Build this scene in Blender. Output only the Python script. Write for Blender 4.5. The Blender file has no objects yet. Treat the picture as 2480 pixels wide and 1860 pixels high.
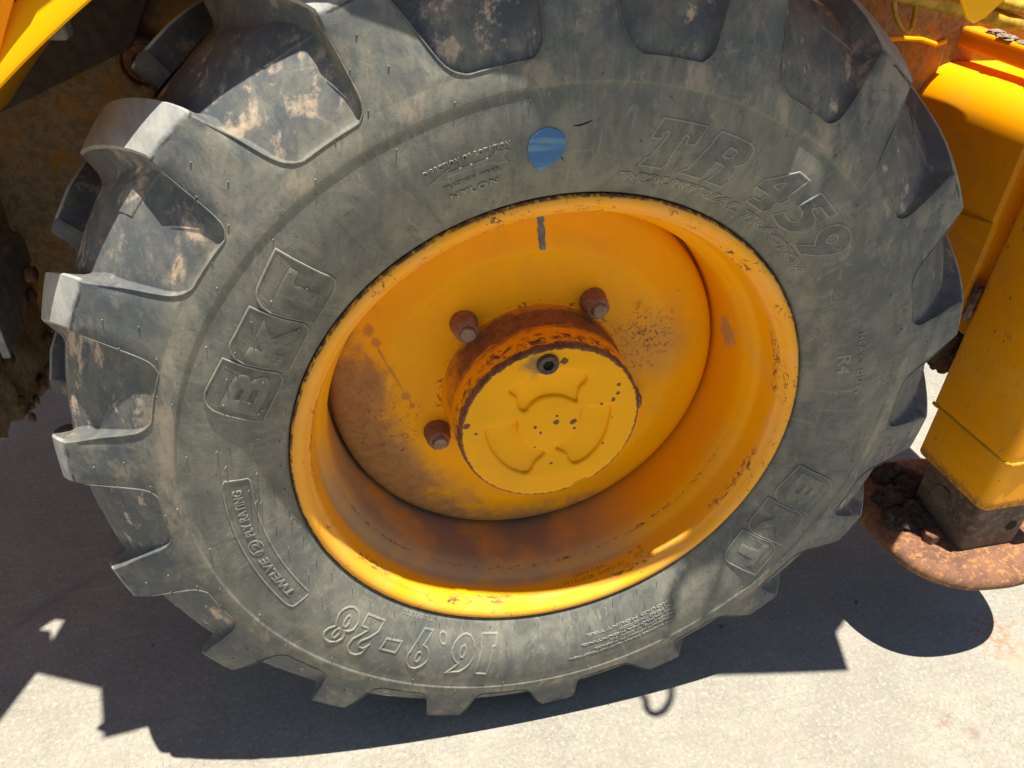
import bpy, bmesh, math, random
from mathutils import Vector, Matrix
from mathutils.noise import noise as pnoise
import mathutils
R=math.radians; PI=math.pi
C=bpy.context.scene.collection
scene=bpy.context.scene
random.seed(7)
GZ=.67                                   # wheel centre above the ground

# ---------------------------------------------------------------- camera
cam_d=bpy.data.cameras.new('camera'); cam=bpy.data.objects.new('camera',cam_d); C.objects.link(cam)
rt=Vector((0.971099,-0.234642,0.043702)); dn=Vector((-0.098039,-0.559087,-0.823292)); fw=Vector((0.217612,0.795214,-0.565933))
m=Matrix.Identity(4)
for i in range(3):
    m[i][0]=rt[i]; m[i][1]=-dn[i]; m[i][2]=-fw[i]
m[0][3],m[1][3],m[2][3]=-0.309324,-0.846761,0.718534+GZ
cam.matrix_world=m
cam_d.sensor_fit='HORIZONTAL'; cam_d.sensor_width=36; cam_d.lens=1863/2480*36
cam_d.clip_start=.02; cam_d.clip_end=2000
scene.camera=cam
# ---------------------------------------------------------------- sky, sun, exposure
S=Vector((.06,-.08,1)).normalized()
elev=math.asin(S.z); az=math.atan2(S.x,S.y)
w=bpy.data.worlds.new("World"); scene.world=w; w.use_nodes=True
nt=w.node_tree; bg=nt.nodes['Background']
sky=nt.nodes.new('ShaderNodeTexSky'); sky.sky_type='NISHITA'; sky.sun_disc=False
sky.sun_elevation=elev; sky.sun_rotation=az; sky.air_density=1.0; sky.dust_density=.2; sky.ozone_density=3.0
nt.links.new(sky.outputs[0],bg.inputs[0]); bg.inputs[1].default_value=.05
sd=bpy.data.lights.new('sun','SUN'); sd.energy=5.0; sd.angle=R(.53); sd.color=(1,.95,.86)
so=bpy.data.objects.new('sun',sd); C.objects.link(so); so.rotation_euler=S.to_track_quat('Z','Y').to_euler(); so.location=(0,0,6)
scene.view_settings.view_transform='Standard'; scene.view_settings.look='None'
scene.view_settings.exposure=.97; scene.view_settings.gamma=1
scene.cycles.max_bounces=8; scene.cycles.diffuse_bounces=5

DIG={
'TR_T':[[(0.4896,81.47),(0.4901,74.88),(0.4666,75.58),(0.466,77.0),(0.4734,76.9),(0.4759,77.37),(0.4731,77.69),(0.4435,78.48),(0.4424,78.23),(0.431,78.87),(0.4315,82.86),(0.442,82.19),(0.443,81.84),(0.4444,81.51),(0.4729,80.0),(0.4759,80.18),(0.4755,80.55),(0.4728,80.9),(0.4665,81.0),(0.4664,82.5)]],
'TR_R':[[(0.4897,72.57),(0.4898,69.78),(0.4891,67.42),(0.4859,66.59),(0.4801,66.3),(0.4694,66.33),(0.4625,66.85),(0.4594,67.61),(0.4555,67.14),(0.4487,67.11),(0.4432,67.31),(0.4423,66.75),(0.4299,67.3),(0.4299,70.59),(0.4361,70.11),(0.4539,69.29),(0.4554,70.85),(0.4452,71.17),(0.4433,71.47),(0.4408,71.17),(0.4299,71.7),(0.4303,75.82),(0.4351,75.26),(0.4374,74.55),(0.443,74.48),(0.476,72.94),(0.4766,73.18)],[(0.4763,70.09),(0.4763,68.93),(0.4742,68.65),(0.4666,69.0),(0.4645,69.38),(0.4639,70.53)]],
'TR_4':[[(0.4905,57.62),(0.4905,55.29),(0.4613,56.17),(0.4596,55.61),(0.449,56.2),(0.4483,56.86),(0.4411,56.89),(0.4389,56.57),(0.4285,57.33),(0.4289,61.5),(0.4367,61.11),(0.4369,60.16),(0.4382,59.61),(0.4493,59.19),(0.449,62.15),(0.4618,61.65),(0.4713,60.15)],[(0.4717,58.18),(0.4674,58.17),(0.4601,58.47),(0.461,59.64),(0.4649,59.5),(0.4714,58.42)]],
'TR_5':[[(0.4897,52.02),(0.4885,47.21),(0.4781,47.38),(0.4784,50.22),(0.47,50.97),(0.4672,50.64),(0.4653,49.01),(0.4569,48.09),(0.4437,48.56),(0.4325,50.21),(0.4284,52.76),(0.4311,54.91),(0.4343,55.41),(0.4455,54.24),(0.4424,53.56),(0.4411,52.16),(0.4456,51.17),(0.4544,51.16),(0.4597,51.92),(0.4607,53.27)]],
'TR_9':[[(0.4804,45.44),(0.486,44.6),(0.4894,43.41),(0.4892,42.19),(0.4853,41.0),(0.48,40.37),(0.471,40.14),(0.4552,40.88),(0.4389,42.54),(0.4253,44.4),(0.4262,46.96),(0.4456,44.49),(0.4485,45.19),(0.4548,46.01),(0.462,46.36),(0.4707,46.19)],[(0.4723,44.18),(0.4751,43.52),(0.4725,42.84),(0.4655,42.7),(0.4597,43.37),(0.4595,44.1),(0.4663,44.54)]],
'Tp':[[(0.5065,135.73),(0.4796,135.33),(0.4507,134.83),(0.4392,134.52),(0.4312,134.64),(0.425,135.34),(0.4215,136.36),(0.4202,137.05),(0.4164,140.03),(0.4138,143.1),(0.4412,143.55),(0.4678,143.96),(0.4793,143.65),(0.4875,143.04),(0.4927,142.34),(0.4955,141.57),(0.4966,140.91),(0.5013,138.26)]],
'Tl':[[(0.4822,136.61),(0.4707,136.49),(0.4668,138.34),(0.4332,137.86),(0.4298,140.07),(0.4631,141.0),(0.4605,142.82),(0.4722,142.9)]],
'Kp':[[(0.4911,144.45),(0.4826,144.45),(0.4571,144.27),(0.4331,143.93),(0.4252,143.9),(0.4181,144.41),(0.4138,145.28),(0.4124,146.26),(0.4111,149.83),(0.4114,153.54),(0.4408,153.38),(0.4686,153.26),(0.4779,152.79),(0.4851,152.03),(0.4892,151.26),(0.4904,150.46),(0.4897,149.46),(0.4899,147.0)]],
'Kl':[[(0.4695,145.35),(0.451,148.07),(0.4267,144.68),(0.4248,147.02),(0.4401,149.77),(0.4361,150.41),(0.425,150.4),(0.4256,152.81),(0.4487,152.67),(0.4699,152.53),(0.4689,150.32),(0.4538,150.38),(0.4685,148.21)]],
'Bp':[[(0.4912,153.34),(0.4637,153.72),(0.4364,153.92),(0.4255,154.04),(0.4193,154.53),(0.4149,155.52),(0.4137,156.81),(0.4182,160.57),(0.4238,164.35),(0.4485,163.53),(0.4727,162.77),(0.4848,162.23),(0.4922,161.51),(0.4972,160.44),(0.4982,159.39),(0.4969,158.5),(0.4936,155.94)]],
'Bl':[[(0.4794,161.43),(0.4754,158.95),(0.4721,156.58),(0.4702,155.83),(0.465,155.23),(0.4587,155.09),(0.4543,155.43),(0.4514,156.39),(0.4485,155.67),(0.4412,155.0),(0.4345,154.96),(0.4296,155.64),(0.4271,156.94),(0.4286,159.7),(0.4329,162.91),(0.456,162.13)],[(0.4604,157.67),(0.4564,157.88),(0.4586,159.9),(0.4649,159.75)],[(0.4459,157.59),(0.4387,157.63),(0.4412,160.2),(0.4496,160.02)]],
'n1':[[(0.4084,-105.83),(0.4084,-101.94),(0.4266,-102.22),(0.4287,-102.91),(0.4602,-102.81),(0.4848,-102.95),(0.4829,-105.48),(0.456,-105.54),(0.4296,-105.5),(0.4273,-105.82)]],
'n6':[[(0.4096,-109.9),(0.4117,-108.76),(0.4195,-107.76),(0.4299,-107.2),(0.4441,-106.96),(0.4611,-107.42),(0.4711,-108.23),(0.4792,-109.1),(0.4826,-111.75),(0.4611,-110.1),(0.4547,-111.14),(0.446,-112.06),(0.4369,-112.54),(0.4263,-112.51),(0.4162,-111.72),(0.4112,-110.85)],[(0.4264,-109.83),(0.4312,-109.22),(0.439,-109.12),(0.4476,-109.57),(0.4468,-110.14),(0.4411,-110.57),(0.4304,-110.52)]],
'ndot':[[(0.4182,-114.78),(0.413,-115.27),(0.4103,-115.9),(0.411,-116.4),(0.4149,-116.57),(0.4205,-116.37),(0.4257,-115.87),(0.4285,-115.26),(0.4278,-114.78),(0.4239,-114.59)]],
'n9':[[(0.4106,-120.94),(0.4107,-118.68),(0.4349,-119.68),(0.4386,-118.53),(0.4476,-117.59),(0.4589,-117.23),(0.4676,-117.43),(0.4773,-118.08),(0.4831,-118.95),(0.482,-120.13),(0.4743,-121.22),(0.4661,-121.82),(0.4548,-122.1),(0.4335,-121.7)],[(0.4469,-119.72),(0.4505,-119.15),(0.4597,-118.97),(0.4676,-119.3),(0.4655,-120.01),(0.4564,-120.26),(0.4492,-120.22)]],
'ndash':[[(0.4397,-128.74),(0.4375,-125.03),(0.4591,-125.03),(0.4601,-128.64)]],
'n2':[[(0.4171,-136.12),(0.416,-131.52),(0.434,-131.44),(0.449,-132.71),(0.4584,-133.59),(0.4656,-133.65),(0.4708,-133.02),(0.4705,-132.04),(0.4628,-131.56),(0.4811,-131.49),(0.4876,-132.28),(0.4881,-133.52),(0.4818,-134.68),(0.4723,-135.32),(0.4604,-135.46),(0.4495,-134.77),(0.4381,-133.89),(0.4354,-134.13),(0.4355,-135.77)]],
'n8':[[(0.4208,-141.33),(0.4179,-140.26),(0.4201,-138.75),(0.426,-137.68),(0.435,-136.96),(0.4456,-136.91),(0.4525,-137.55),(0.4545,-138.51),(0.4605,-137.72),(0.4694,-137.36),(0.4785,-137.82),(0.4844,-138.86),(0.4841,-140.04),(0.4795,-140.99),(0.4726,-141.56),(0.4641,-141.56),(0.454,-140.78),(0.4474,-141.54),(0.4348,-142.27),(0.427,-142.06)],[(0.4305,-139.97),(0.432,-139.32),(0.4406,-138.77),(0.4487,-138.86),(0.4483,-139.46),(0.4421,-139.97),(0.434,-140.14)],[(0.4552,-139.77),(0.4562,-139.27),(0.4639,-138.81),(0.4729,-138.81),(0.4746,-139.31),(0.4687,-139.86),(0.4607,-140.05)]],
'arrow':[[(0.4596,114.23),(0.4661,111.71),(0.4626,111.96),(0.4616,108.76),(0.4622,105.47),(0.4665,104.9),(0.466,103.3),(0.4603,104.18),(0.4523,103.48),(0.4536,105.09),(0.4571,105.4),(0.4573,108.78),(0.4589,112.11),(0.4539,111.97)]],
'pad':[[(0.1008,134.38),(0.1023,127.9),(0.104,113.84),(0.1027,102.68),(0.1035,92.58),(0.1043,82.54),(0.102,72.52),(0.101,60.2),(0.0906,56.86),(0.0778,58.07),(0.064,52.65),(0.0551,46.37),(0.0518,59.65),(0.0533,78.64),(0.0552,98.67),(0.0558,116.24),(0.0536,131.05),(0.0524,143.36),(0.0621,145.98),(0.0717,140.9),(0.0826,134.75),(0.0955,135.09)],[(0.1022,175.56),(0.0916,173.15),(0.0769,172.52),(0.0671,166.82),(0.0615,161.05),(0.056,162.27),(0.0524,-177.28),(0.0491,-156.16),(0.0482,-126.3),(0.0489,-104.83),(0.051,-96.13),(0.0594,-97.55),(0.072,-105.18),(0.0895,-106.67),(0.0979,-109.82),(0.0999,-119.47),(0.0994,-134.14),(0.0995,-153.77),(0.1011,-169.24)],[(0.0518,29.39),(0.0594,32.11),(0.0698,23.18),(0.0844,19.22),(0.0974,16.88),(0.0984,12.37),(0.0958,-4.04),(0.0974,-20.9),(0.0998,-40.18),(0.0999,-54.66),(0.0951,-62.49),(0.0832,-65.06),(0.0691,-64.33),(0.0557,-71.95),(0.048,-78.1),(0.0437,-65.49),(0.0438,-44.81),(0.0447,-26.9),(0.045,-2.74),(0.0474,17.16)]],
'chips':[[(0.01,40.32),(0.0355,6.18),(0.0262,178.34),(0.0194,-145.05),(0.0195,66.87),(0.039,-13.86),(0.1205,32.57),(0.1134,25.62),(0.103,21.33),(0.0841,22.26),(0.1182,179.45),(0.1345,172.53),(0.1188,85.4),(0.0785,3.95),(0.0979,2.04),(0.0998,-27.76),(0.1363,-70.28),(0.1276,-60.0),(0.0759,-86.05),(0.0461,-122.36),(0.1195,96.27)]],
}

# ---------------------------------------------------------------- material helpers
class T:
    def __init__(s,name):
        s.m=bpy.data.materials.new(name); s.m.use_nodes=True; s.t=s.m.node_tree
        s.b=s.t.nodes['Principled BSDF']; s.pos=None
    def n(s,ty,ins=None,out=0,**pr):
        nd=s.t.nodes.new(ty)
        for k,v in pr.items(): setattr(nd,k,v)
        for k,v in (ins or {}).items(): s.set(nd.inputs[k],v)
        return nd.outputs[out] if out is not None else nd
    def set(s,i,v):
        if isinstance(v,bpy.types.NodeSocket): s.t.links.new(v,i)
        elif isinstance(v,(tuple,list)) and len(v)==3 and i.type=='RGBA': i.default_value=(*v,1)
        else: i.default_value=v
    def P(s):
        if s.pos is None: s.pos=s.n('ShaderNodeTexCoord',None,'Object')
        return s.pos
    def ma(s,op,a,b=0.0,c=None,clamp=False):
        nd=s.t.nodes.new('ShaderNodeMath'); nd.operation=op; nd.use_clamp=clamp
        s.set(nd.inputs[0],a); s.set(nd.inputs[1],b)
        if c is not None: s.set(nd.inputs[2],c)
        return nd.outputs[0]
    def vm(s,op,a,b=(0,0,0),out=0):
        nd=s.t.nodes.new('ShaderNodeVectorMath'); nd.operation=op; s.set(nd.inputs[0],a)
        if op=='SCALE': s.set(nd.inputs['Scale'],b)
        else: s.set(nd.inputs[1],b)
        return nd.outputs[out]
    def noise(s,sc,det=4,ro=.55,vec=None,dist=0.0):
        return s.n('ShaderNodeTexNoise',{'Vector':vec if vec is not None else s.P(),'Scale':sc,'Detail':det,'Roughness':ro,'Distortion':dist})
    def rng(s,v,a,b,lo=0.0,hi=1.0,smooth=True):
        nd=s.t.nodes.new('ShaderNodeMapRange'); nd.clamp=True
        nd.interpolation_type='SMOOTHSTEP' if smooth else 'LINEAR'
        for k,x in zip(('Value','From Min','From Max','To Min','To Max'),(v,a,b,lo,hi)): s.set(nd.inputs[k],x)
        return nd.outputs[0]
    def mix(s,f,a,b):
        nd=s.t.nodes.new('ShaderNodeMix'); nd.data_type='RGBA'
        s.set(nd.inputs[0],f); s.set(nd.inputs[6],a); s.set(nd.inputs[7],b)
        return nd.outputs[2]
    def xyz(s):
        nd=s.n('ShaderNodeSeparateXYZ',{0:s.P()},None); return nd.outputs[0],nd.outputs[1],nd.outputs[2]
    def bump(s,h,st=.3,dist=.002,base=None):
        ins={'Height':h,'Strength':st,'Distance':dist}
        if base is not None: ins['Normal']=base
        return s.n('ShaderNodeBump',ins)
    def done(s,col,rough,bump=None,metal=0.0,spec=.5,coat=0.0):
        s.set(s.b.inputs['Base Color'],col); s.set(s.b.inputs['Roughness'],rough); s.set(s.b.inputs['Metallic'],metal)
        s.set(s.b.inputs['Specular IOR Level'],spec); s.set(s.b.inputs['Coat Weight'],coat)
        if bump is not None: s.set(s.b.inputs['Normal'],bump)
        return s.m
    def polar(s):
        x,y,z=s.xyz(); r=s.n('ShaderNodeVectorMath',{0:s.vm('MULTIPLY',s.P(),(1,0,1))},'Value',operation='LENGTH')
        return r,y,x,z
    def spot(s,c,rad,jit=.35,sc=40,soft=.25):
        """noisy-edged round patch of dirt or chipped paint about point c"""
        d=s.n('ShaderNodeVectorMath',{0:s.P(),1:c},'Value',operation='DISTANCE')
        nz=s.noise(sc,4,.6)
        d2=s.ma('ADD',d,s.ma('MULTIPLY',s.ma('SUBTRACT',nz,.5),rad*jit*2))
        return s.rng(d2,rad*(1-soft),rad,1,0)
RUST_D=(.115,.057,.036); RUST=(.25,.122,.062); DUSTC=(.30,.18,.10)

def rubber(name,mud=0.0,worn=False,dk=1.0,ad=0.0):
    t=T(name); r,y,x,z=t.polar()
    big=t.noise(5.5,6,.62,dist=.4); med=t.noise(17,6,.68,dist=.8); fine=t.noise(160,3,.6); mic=t.noise(700,2,.6)
    # hand-rubbed streaks running down the wall
    st=t.noise(30,5,.65,vec=t.vm('MULTIPLY',t.P(),(1,1,.28)),dist=1.0)
    k=t.ma('ADD',t.ma('MULTIPLY',big,.30),t.ma('ADD',t.ma('MULTIPLY',med,.40),t.ma('MULTIPLY',st,.30)))
    f=t.rng(k,.38,.64)
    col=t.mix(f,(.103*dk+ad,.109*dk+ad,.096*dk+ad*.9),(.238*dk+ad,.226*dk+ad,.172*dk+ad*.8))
    scr=t.noise(38,6,.75,vec=t.vm('MULTIPLY',t.P(),(1,.6,.5)),dist=2.2)
    col=t.mix(t.rng(scr,.56,.70,0,.5*dk),col,(.36,.325,.245))
    film=t.rng(t.noise(8,5,.7,dist=1.5),.58,.76,0,.35*dk)
    col=t.mix(film,col,(.40,.35,.255))
    th=t.ma('ARCTAN2',z,x); pol_=t.n('ShaderNodeCombineXYZ',{0:t.ma('MULTIPLY',r,10.0),1:t.ma('MULTIPLY',th,30.0),2:y})
    rad=t.noise(1.6,5,.7,vec=pol_,dist=.6); col=t.mix(t.rng(rad,.56,.70,0,.40),col,(.30,.285,.235)); col=t.mix(t.rng(rad,.44,.30,0,.45),col,(.070,.075,.075))
    sc1=t.noise(1.5,3,.6,vec=t.n('ShaderNodeCombineXYZ',{0:t.ma('MULTIPLY',r,160.0),1:t.ma('MULTIPLY',th,3.0),2:y})); col=t.mix(t.ma('MULTIPLY',t.rng(sc1,.66,.72),t.rng(t.noise(12,4,.6),.5,.6,0,.5)),col,(.33,.31,.26))
    dark=t.rng(t.noise(26,6,.75,dist=.8),.58,.70,0,.5)
    col=t.mix(dark,col,(.075,.084,.088))
    spk=t.rng(fine,.60,.74,0,.45); col=t.mix(spk,col,(.05,.05,.048))
    lsp=t.rng(t.noise(260,3,.7),.66,.74,0,.4); col=t.mix(lsp,col,(.30,.28,.23))
    ringd=t.ma('MULTIPLY',t.rng(t.ma('ABSOLUTE',t.ma('SUBTRACT',r,.538)),.006,.02,1,0),t.rng(t.noise(20,5,.7,vec=t.vm('MULTIPLY',t.P(),(1,1,.4))),.50,.64,0,.55))
    col=t.mix(ringd,col,(.42,.33,.23))
    if mud:
        mk=t.ma('ADD',t.ma('MULTIPLY',t.noise(11,6,.7,dist=.9),.6),t.ma('MULTIPLY',t.noise(45,4,.7,vec=t.vm('MULTIPLY',t.P(),(1,1,.45))),.4))
        pk=t.rng(r,.556,.575,.25,1)
        col=t.mix(t.ma('MULTIPLY',t.rng(k,.40,.6,.7,.15),pk),col,(.072,.084,.100))
        mm=t.ma('MULTIPLY',t.rng(mk,.535,.60,0,.9),pk)
        ul=t.ma('MULTIPLY',t.ma('MULTIPLY',t.rng(z,.22,.46),t.rng(x,-.10,-.28)),t.rng(y,.075,.02))  # extra tan mud upper left, also standing in for sun on the pocket floors
        mu=t.ma('MULTIPLY',t.ma('MULTIPLY',t.rng(mk,.495,.575,0,.62),pk),ul); mm=t.ma('MAXIMUM',t.ma('MULTIPLY',mm,mud),t.ma('MULTIPLY',mu,min(1.0,mud*1.0)))
        col=t.mix(mm,col,t.mix(t.rng(fine,.35,.65),(.50,.37,.25),(.60,.46,.32)))
    if worn:
        wr=t.rng(t.ma('ADD',r,t.ma('MULTIPLY',t.ma('SUBTRACT',t.noise(70,4,.7),.5),.012)),.651,.657)
        wc=t.mix(t.rng(t.noise(60,4,.6,vec=t.vm('MULTIPLY',t.P(),(1,.15,1))),.35,.7),(.30,.30,.275),(.42,.42,.38))
        col=t.mix(t.ma('MULTIPLY',wr,.85),col,wc)
        ln=t.ma('MULTIPLY',t.rng(t.ma('ABSOLUTE',t.ma('SUBTRACT',t.ma('ADD',r,t.ma('MULTIPLY',t.ma('SUBTRACT',t.noise(90,4,.7),.5),.006)),.6505)),.0008,.0022,1,0),t.rng(t.noise(40,3,.6),.45,.6))
        col=t.mix(t.ma('MULTIPLY',ln,.8),col,(.03,.03,.03))
    h=t.ma('ADD',t.ma('MULTIPLY',fine,.5),t.ma('ADD',t.ma('MULTIPLY',mic,.25),t.ma('MULTIPLY',med,.8)))
    return t.done(col,t.rng(k,.4,.62,.66,.9),t.bump(h,.35,.0016),spec=.35)

def paint(name,base=(.80,.33,.008),kind='body',rust=.5,grime=.3,dusty=0.0):
    """yellow machine enamel with chips, rust and road dust; kind picks where the wear sits"""
    t=T(name); r,y,x,z=t.polar()
    n1=t.noise(14,5,.6); n2=t.noise(75,5,.7,dist=.6); n3=t.noise(300,3,.6)
    col=t.mix(t.rng(n1,.35,.7,0,.35),base,(base[0]*.86,base[1]*.90,base[2]*.9))
    rough=t.rng(n1,.3,.7,.40,.52)
    rm=t.ma('MULTIPLY',t.rng(n2,.70-.05*rust,.74-.05*rust),t.rng(n1,.42,.58))
    gm=t.rng(t.noise(7,6,.65,dist=.8),.45,.75,0,grime)
    if kind=='rim':
        lip=t.rng(r,.3815,.3845); e=t.ma('MULTIPLY',t.rng(n2,.38,.52),lip)
        fl=t.rng(r,.3555,.359); nn=t.noise(55,5,.72,vec=t.vm('MULTIPLY',t.P(),(1,2.2,1)),dist=1.2)
        chips=t.ma('MULTIPLY',t.ma('MULTIPLY',fl,t.rng(nn,.580,.605)),t.rng(t.noise(9,3,.5),.46,.6))
        edge=t.ma('MULTIPLY',t.rng(t.ma('ABSOLUTE',t.ma('SUBTRACT',r,.3585)),.0010,.0028,1,0),t.ma('MULTIPLY',t.rng(nn,.50,.58),t.rng(t.noise(6,3,.5),.45,.6)))
        col=t.mix(t.ma('MULTIPLY',t.rng(r,.356,.3585),t.rng(t.noise(16,5,.65),.35,.65,.15,.5)),col,(.95,.45,.11))
        rm=t.ma('MULTIPLY',rm,t.rng(y,.03,.06,1,.25))
        seam=t.ma('MULTIPLY',t.rng(t.ma('ABSOLUTE',t.ma('SUBTRACT',y,.070)),.001,.004,1,0),t.ma('MULTIPLY',t.rng(nn,.50,.6),t.rng(z,-.05,-.2)))
        rm=t.ma('MAXIMUM',t.ma('MAXIMUM',rm,e),t.ma('MAXIMUM',chips,t.ma('MAXIMUM',edge,seam)))
        # dust settled on the floor of the well and along the lower beads
        low=t.rng(t.ma('ADD',t.ma('MULTIPLY',x,-.55),t.ma('MULTIPLY',z,-1.0)),.10,.34)
        inn=t.rng(y,.028,.052)
        wob=t.rng(t.noise(9,4,.55),.25,.55,.35,1)
        gm=t.ma('MAXIMUM',t.ma('MULTIPLY',gm,.5),t.ma('MULTIPLY',t.ma('MULTIPLY',low,inn),t.ma('MULTIPLY',wob,.92)))
        deep=t.ma('MULTIPLY',t.ma('MULTIPLY',t.rng(y,.06,.10),low),t.rng(t.noise(10,5,.6),.3,.55))
        gcol=t.mix(deep,(.40,.28,.16),(.29,.215,.155))
        gm=t.ma('MAXIMUM',gm,t.ma('MULTIPLY',t.spot((.313,.125,.085),.036,1.0,34,.5),.7))
        col=t.mix(gm,col,gcol); rough=t.ma('ADD',rough,t.ma('MULTIPLY',gm,.45))
    elif kind=='disc':
        # mud dust banked on the lower left shoulder of the dish
        d=t.ma('ADD',t.ma('MULTIPLY',x,-.92),t.ma('MULTIPLY',z,-.42))
        a=t.rng(t.ma('ADD',d,t.ma('MULTIPLY',t.ma('SUBTRACT',t.noise(15,6,.68,dist=.5),.5),.22)),.17,.245)
        a=t.ma('MULTIPLY',a,t.rng(r,.20,.25))
        b=t.rng(t.ma('ADD',t.ma('MULTIPLY',z,-1),t.ma('MULTIPLY',t.ma('SUBTRACT',t.noise(19,6,.7),.5),.16)),.25,.31)
        gm=t.ma('MAXIMUM',t.ma('MULTIPLY',gm,.45),t.ma('MAXIMUM',t.ma('MULTIPLY',a,.85),t.ma('MULTIPLY',b,.7)))
        col=t.mix(gm,col,t.mix(t.rng(t.noise(60,5,.7),.4,.65),(.36,.20,.10),(.27,.14,.075))); rough=t.ma('ADD',rough,t.ma('MULTIPLY',gm,.4))
        sp=t.ma('MULTIPLY',t.spot((.185,.15,.075),.075,.8,26,.75),t.rng(t.noise(110,5,.75,dist=1.0),.53,.58))
        sp2=t.ma('MULTIPLY',t.spot((-.255,.16,-.06),.10,.8,26,.8),t.rng(t.noise(95,5,.75,dist=1.0),.56,.62))
        gl=t.rng(t.ma('ABSOLUTE',t.ma('SUBTRACT',r,.1565)),.002,.0075,.9,0)
        rm=t.ma('MAXIMUM',rm,t.ma('MAXIMUM',sp,sp2)); rm=t.ma('MAXIMUM',rm,t.ma('MULTIPLY',gl,t.rng(n2,.54,.62)))
        col=t.mix(t.ma('MULTIPLY',t.spot((.20,.15,.06),.11,.6,12,.9),.5),col,(.45,.25,.10))
        dr=t.ma('MAXIMUM',t.spot((-.262,.16,.125),.012,.9,60,.5),t.ma('MAXIMUM',t.spot((-.25,.155,.105),.009,.9,60,.5),t.ma('MAXIMUM',t.spot((-.208,.15,.005),.010,.9,60,.5),t.spot((-.2,.15,-.015),.006,.9,60,.5))))
        # dried run of drips between the splashes
        la=Vector((-.25,.155,.10)); lb=Vector((-.206,.15,.0)); dv=(lb-la).normalized()
        q=t.vm('SUBTRACT',t.P(),tuple(la)); along=t.n('ShaderNodeVectorMath',{0:q,1:tuple(dv)},'Value',operation='DOT_PRODUCT')
        off=t.n('ShaderNodeVectorMath',{0:q,1:t.vm('SCALE',tuple(dv),along)},'Value',operation='DISTANCE')
        line=t.ma('MULTIPLY',t.rng(off,.0015,.0032,1,0),t.ma('MULTIPLY',t.rng(along,0,.005),t.rng(along,.108,.111,1,0)))
        col=t.mix(t.ma('MULTIPLY',t.ma('MAXIMUM',dr,line),.75),col,(.50,.20,.05))
    elif kind=='hub':
        side=t.rng(r,.1375,.1405)
        yy=t.ma('ADD',y,t.ma('MULTIPLY',t.ma('SUBTRACT',t.noise(22,5,.7,vec=t.vm('MULTIPLY',t.P(),(1,4,1)),dist=.7),.5),.05))
        zz=t.ma('ADD',z,t.ma('MULTIPLY',x,.35))
        band=t.ma('MULTIPLY',t.ma('MULTIPLY',t.rng(yy,.082,.100),t.rng(yy,.139,.150,1,.4)),t.rng(t.ma('ADD',zz,t.ma('MULTIPLY',t.ma('SUBTRACT',t.noise(18,5,.7),.5),.20)),-.06,.05))
        band2=t.ma('MULTIPLY',t.rng(yy,.052,.060),t.rng(yy,.070,.082,1,0))
        edge=t.rng(t.ma('ADD',r,t.ma('MULTIPLY',t.ma('SUBTRACT',t.noise(130,5,.75),.5),.010)),.1345,.1365)
        edge=t.ma('MULTIPLY',t.rng(t.ma('ADD',r,t.ma('MULTIPLY',t.ma('SUBTRACT',t.noise(130,5,.75),.5),.012)),.1372,.1390),t.rng(t.ma('ADD',y,t.ma('MULTIPLY',t.ma('SUBTRACT',t.noise(60,5,.7),.5),.022)),.052,.057,1,0))
        rm=t.ma('MAXIMUM',rm,t.ma('MAXIMUM',edge,t.ma('MULTIPLY',side,t.ma('MAXIMUM',t.ma('MULTIPLY',band,.92),t.ma('MULTIPLY',band2,t.rng(n2,.45,.6))))))
        for c,rd in HUBCHIPS: rm=t.ma('MAXIMUM',rm,t.spot(c,rd,.9,90,.25))
        pl=t.spot((-.030,.042,.112),.026,.9,45,.6); col=t.mix(t.ma('MULTIPLY',pl,.75),col,(.24,.15,.085))
        col=t.mix(gm,col,(.42,.25,.07))
    elif kind=='frame':
        col=t.mix(gm,col,(.16,.085,.04)); rough=t.ma('ADD',rough,t.ma('MULTIPLY',gm,.4))
        if dusty:
            dm=t.rng(t.noise(9,6,.7,dist=1),.5-.35*dusty,.72-.3*dusty)
            col=t.mix(dm,col,t.mix(t.rng(n2,.35,.65),(.19,.130,.075),(.32,.225,.130))); rough=t.ma('ADD',rough,t.ma('MULTIPLY',dm,.45))
    else:
        col=t.mix(t.ma('MULTIPLY',gm,.6),col,(.45,.26,.09)); rough=t.ma('ADD',rough,t.ma('MULTIPLY',gm,.25))
        if kind=='leg':
            bl=t.rng(t.noise(5,5,.6,dist=.5),.42,.72,0,.55); col=t.mix(bl,col,(.98,.50,.035))
            gr=t.ma('MULTIPLY',t.rng(t.noise(90,4,.7,vec=t.vm('MULTIPLY',t.P(),(1,1,.35))),.60,.66),t.rng(n1,.45,.6,0,.6)); col=t.mix(gr,col,(.30,.18,.06))
            low=t.ma('MULTIPLY',t.rng(t.ma('ADD',z,t.ma('MULTIPLY',t.ma('SUBTRACT',n2,.5),.06)),-.262,-.276),.8)
            rm=t.ma('MAXIMUM',rm,t.ma('MULTIPLY',low,t.rng(n2,.35,.6,.4,1)))
            sc=t.ma('MULTIPLY',t.rng(t.noise(60,3,.6,vec=t.vm('MULTIPLY',t.P(),(2,2,.7))),.70,.72),.9); rm=t.ma('MAXIMUM',rm,sc)
    rc=t.mix(t.rng(n2,.35,.7),RUST,RUST_D)
    col=t.mix(rm,col,rc); rough=t.ma('ADD',rough,t.ma('MULTIPLY',rm,.5),clamp=True)
    h=t.ma('ADD',t.ma('MULTIPLY',n1,.6),t.ma('ADD',t.ma('MULTIPLY',n3,.06),t.ma('MULTIPLY',rm,-.25)))
    return t.done(col,rough,t.bump(h,.25,.0012),spec=.14)

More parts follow.
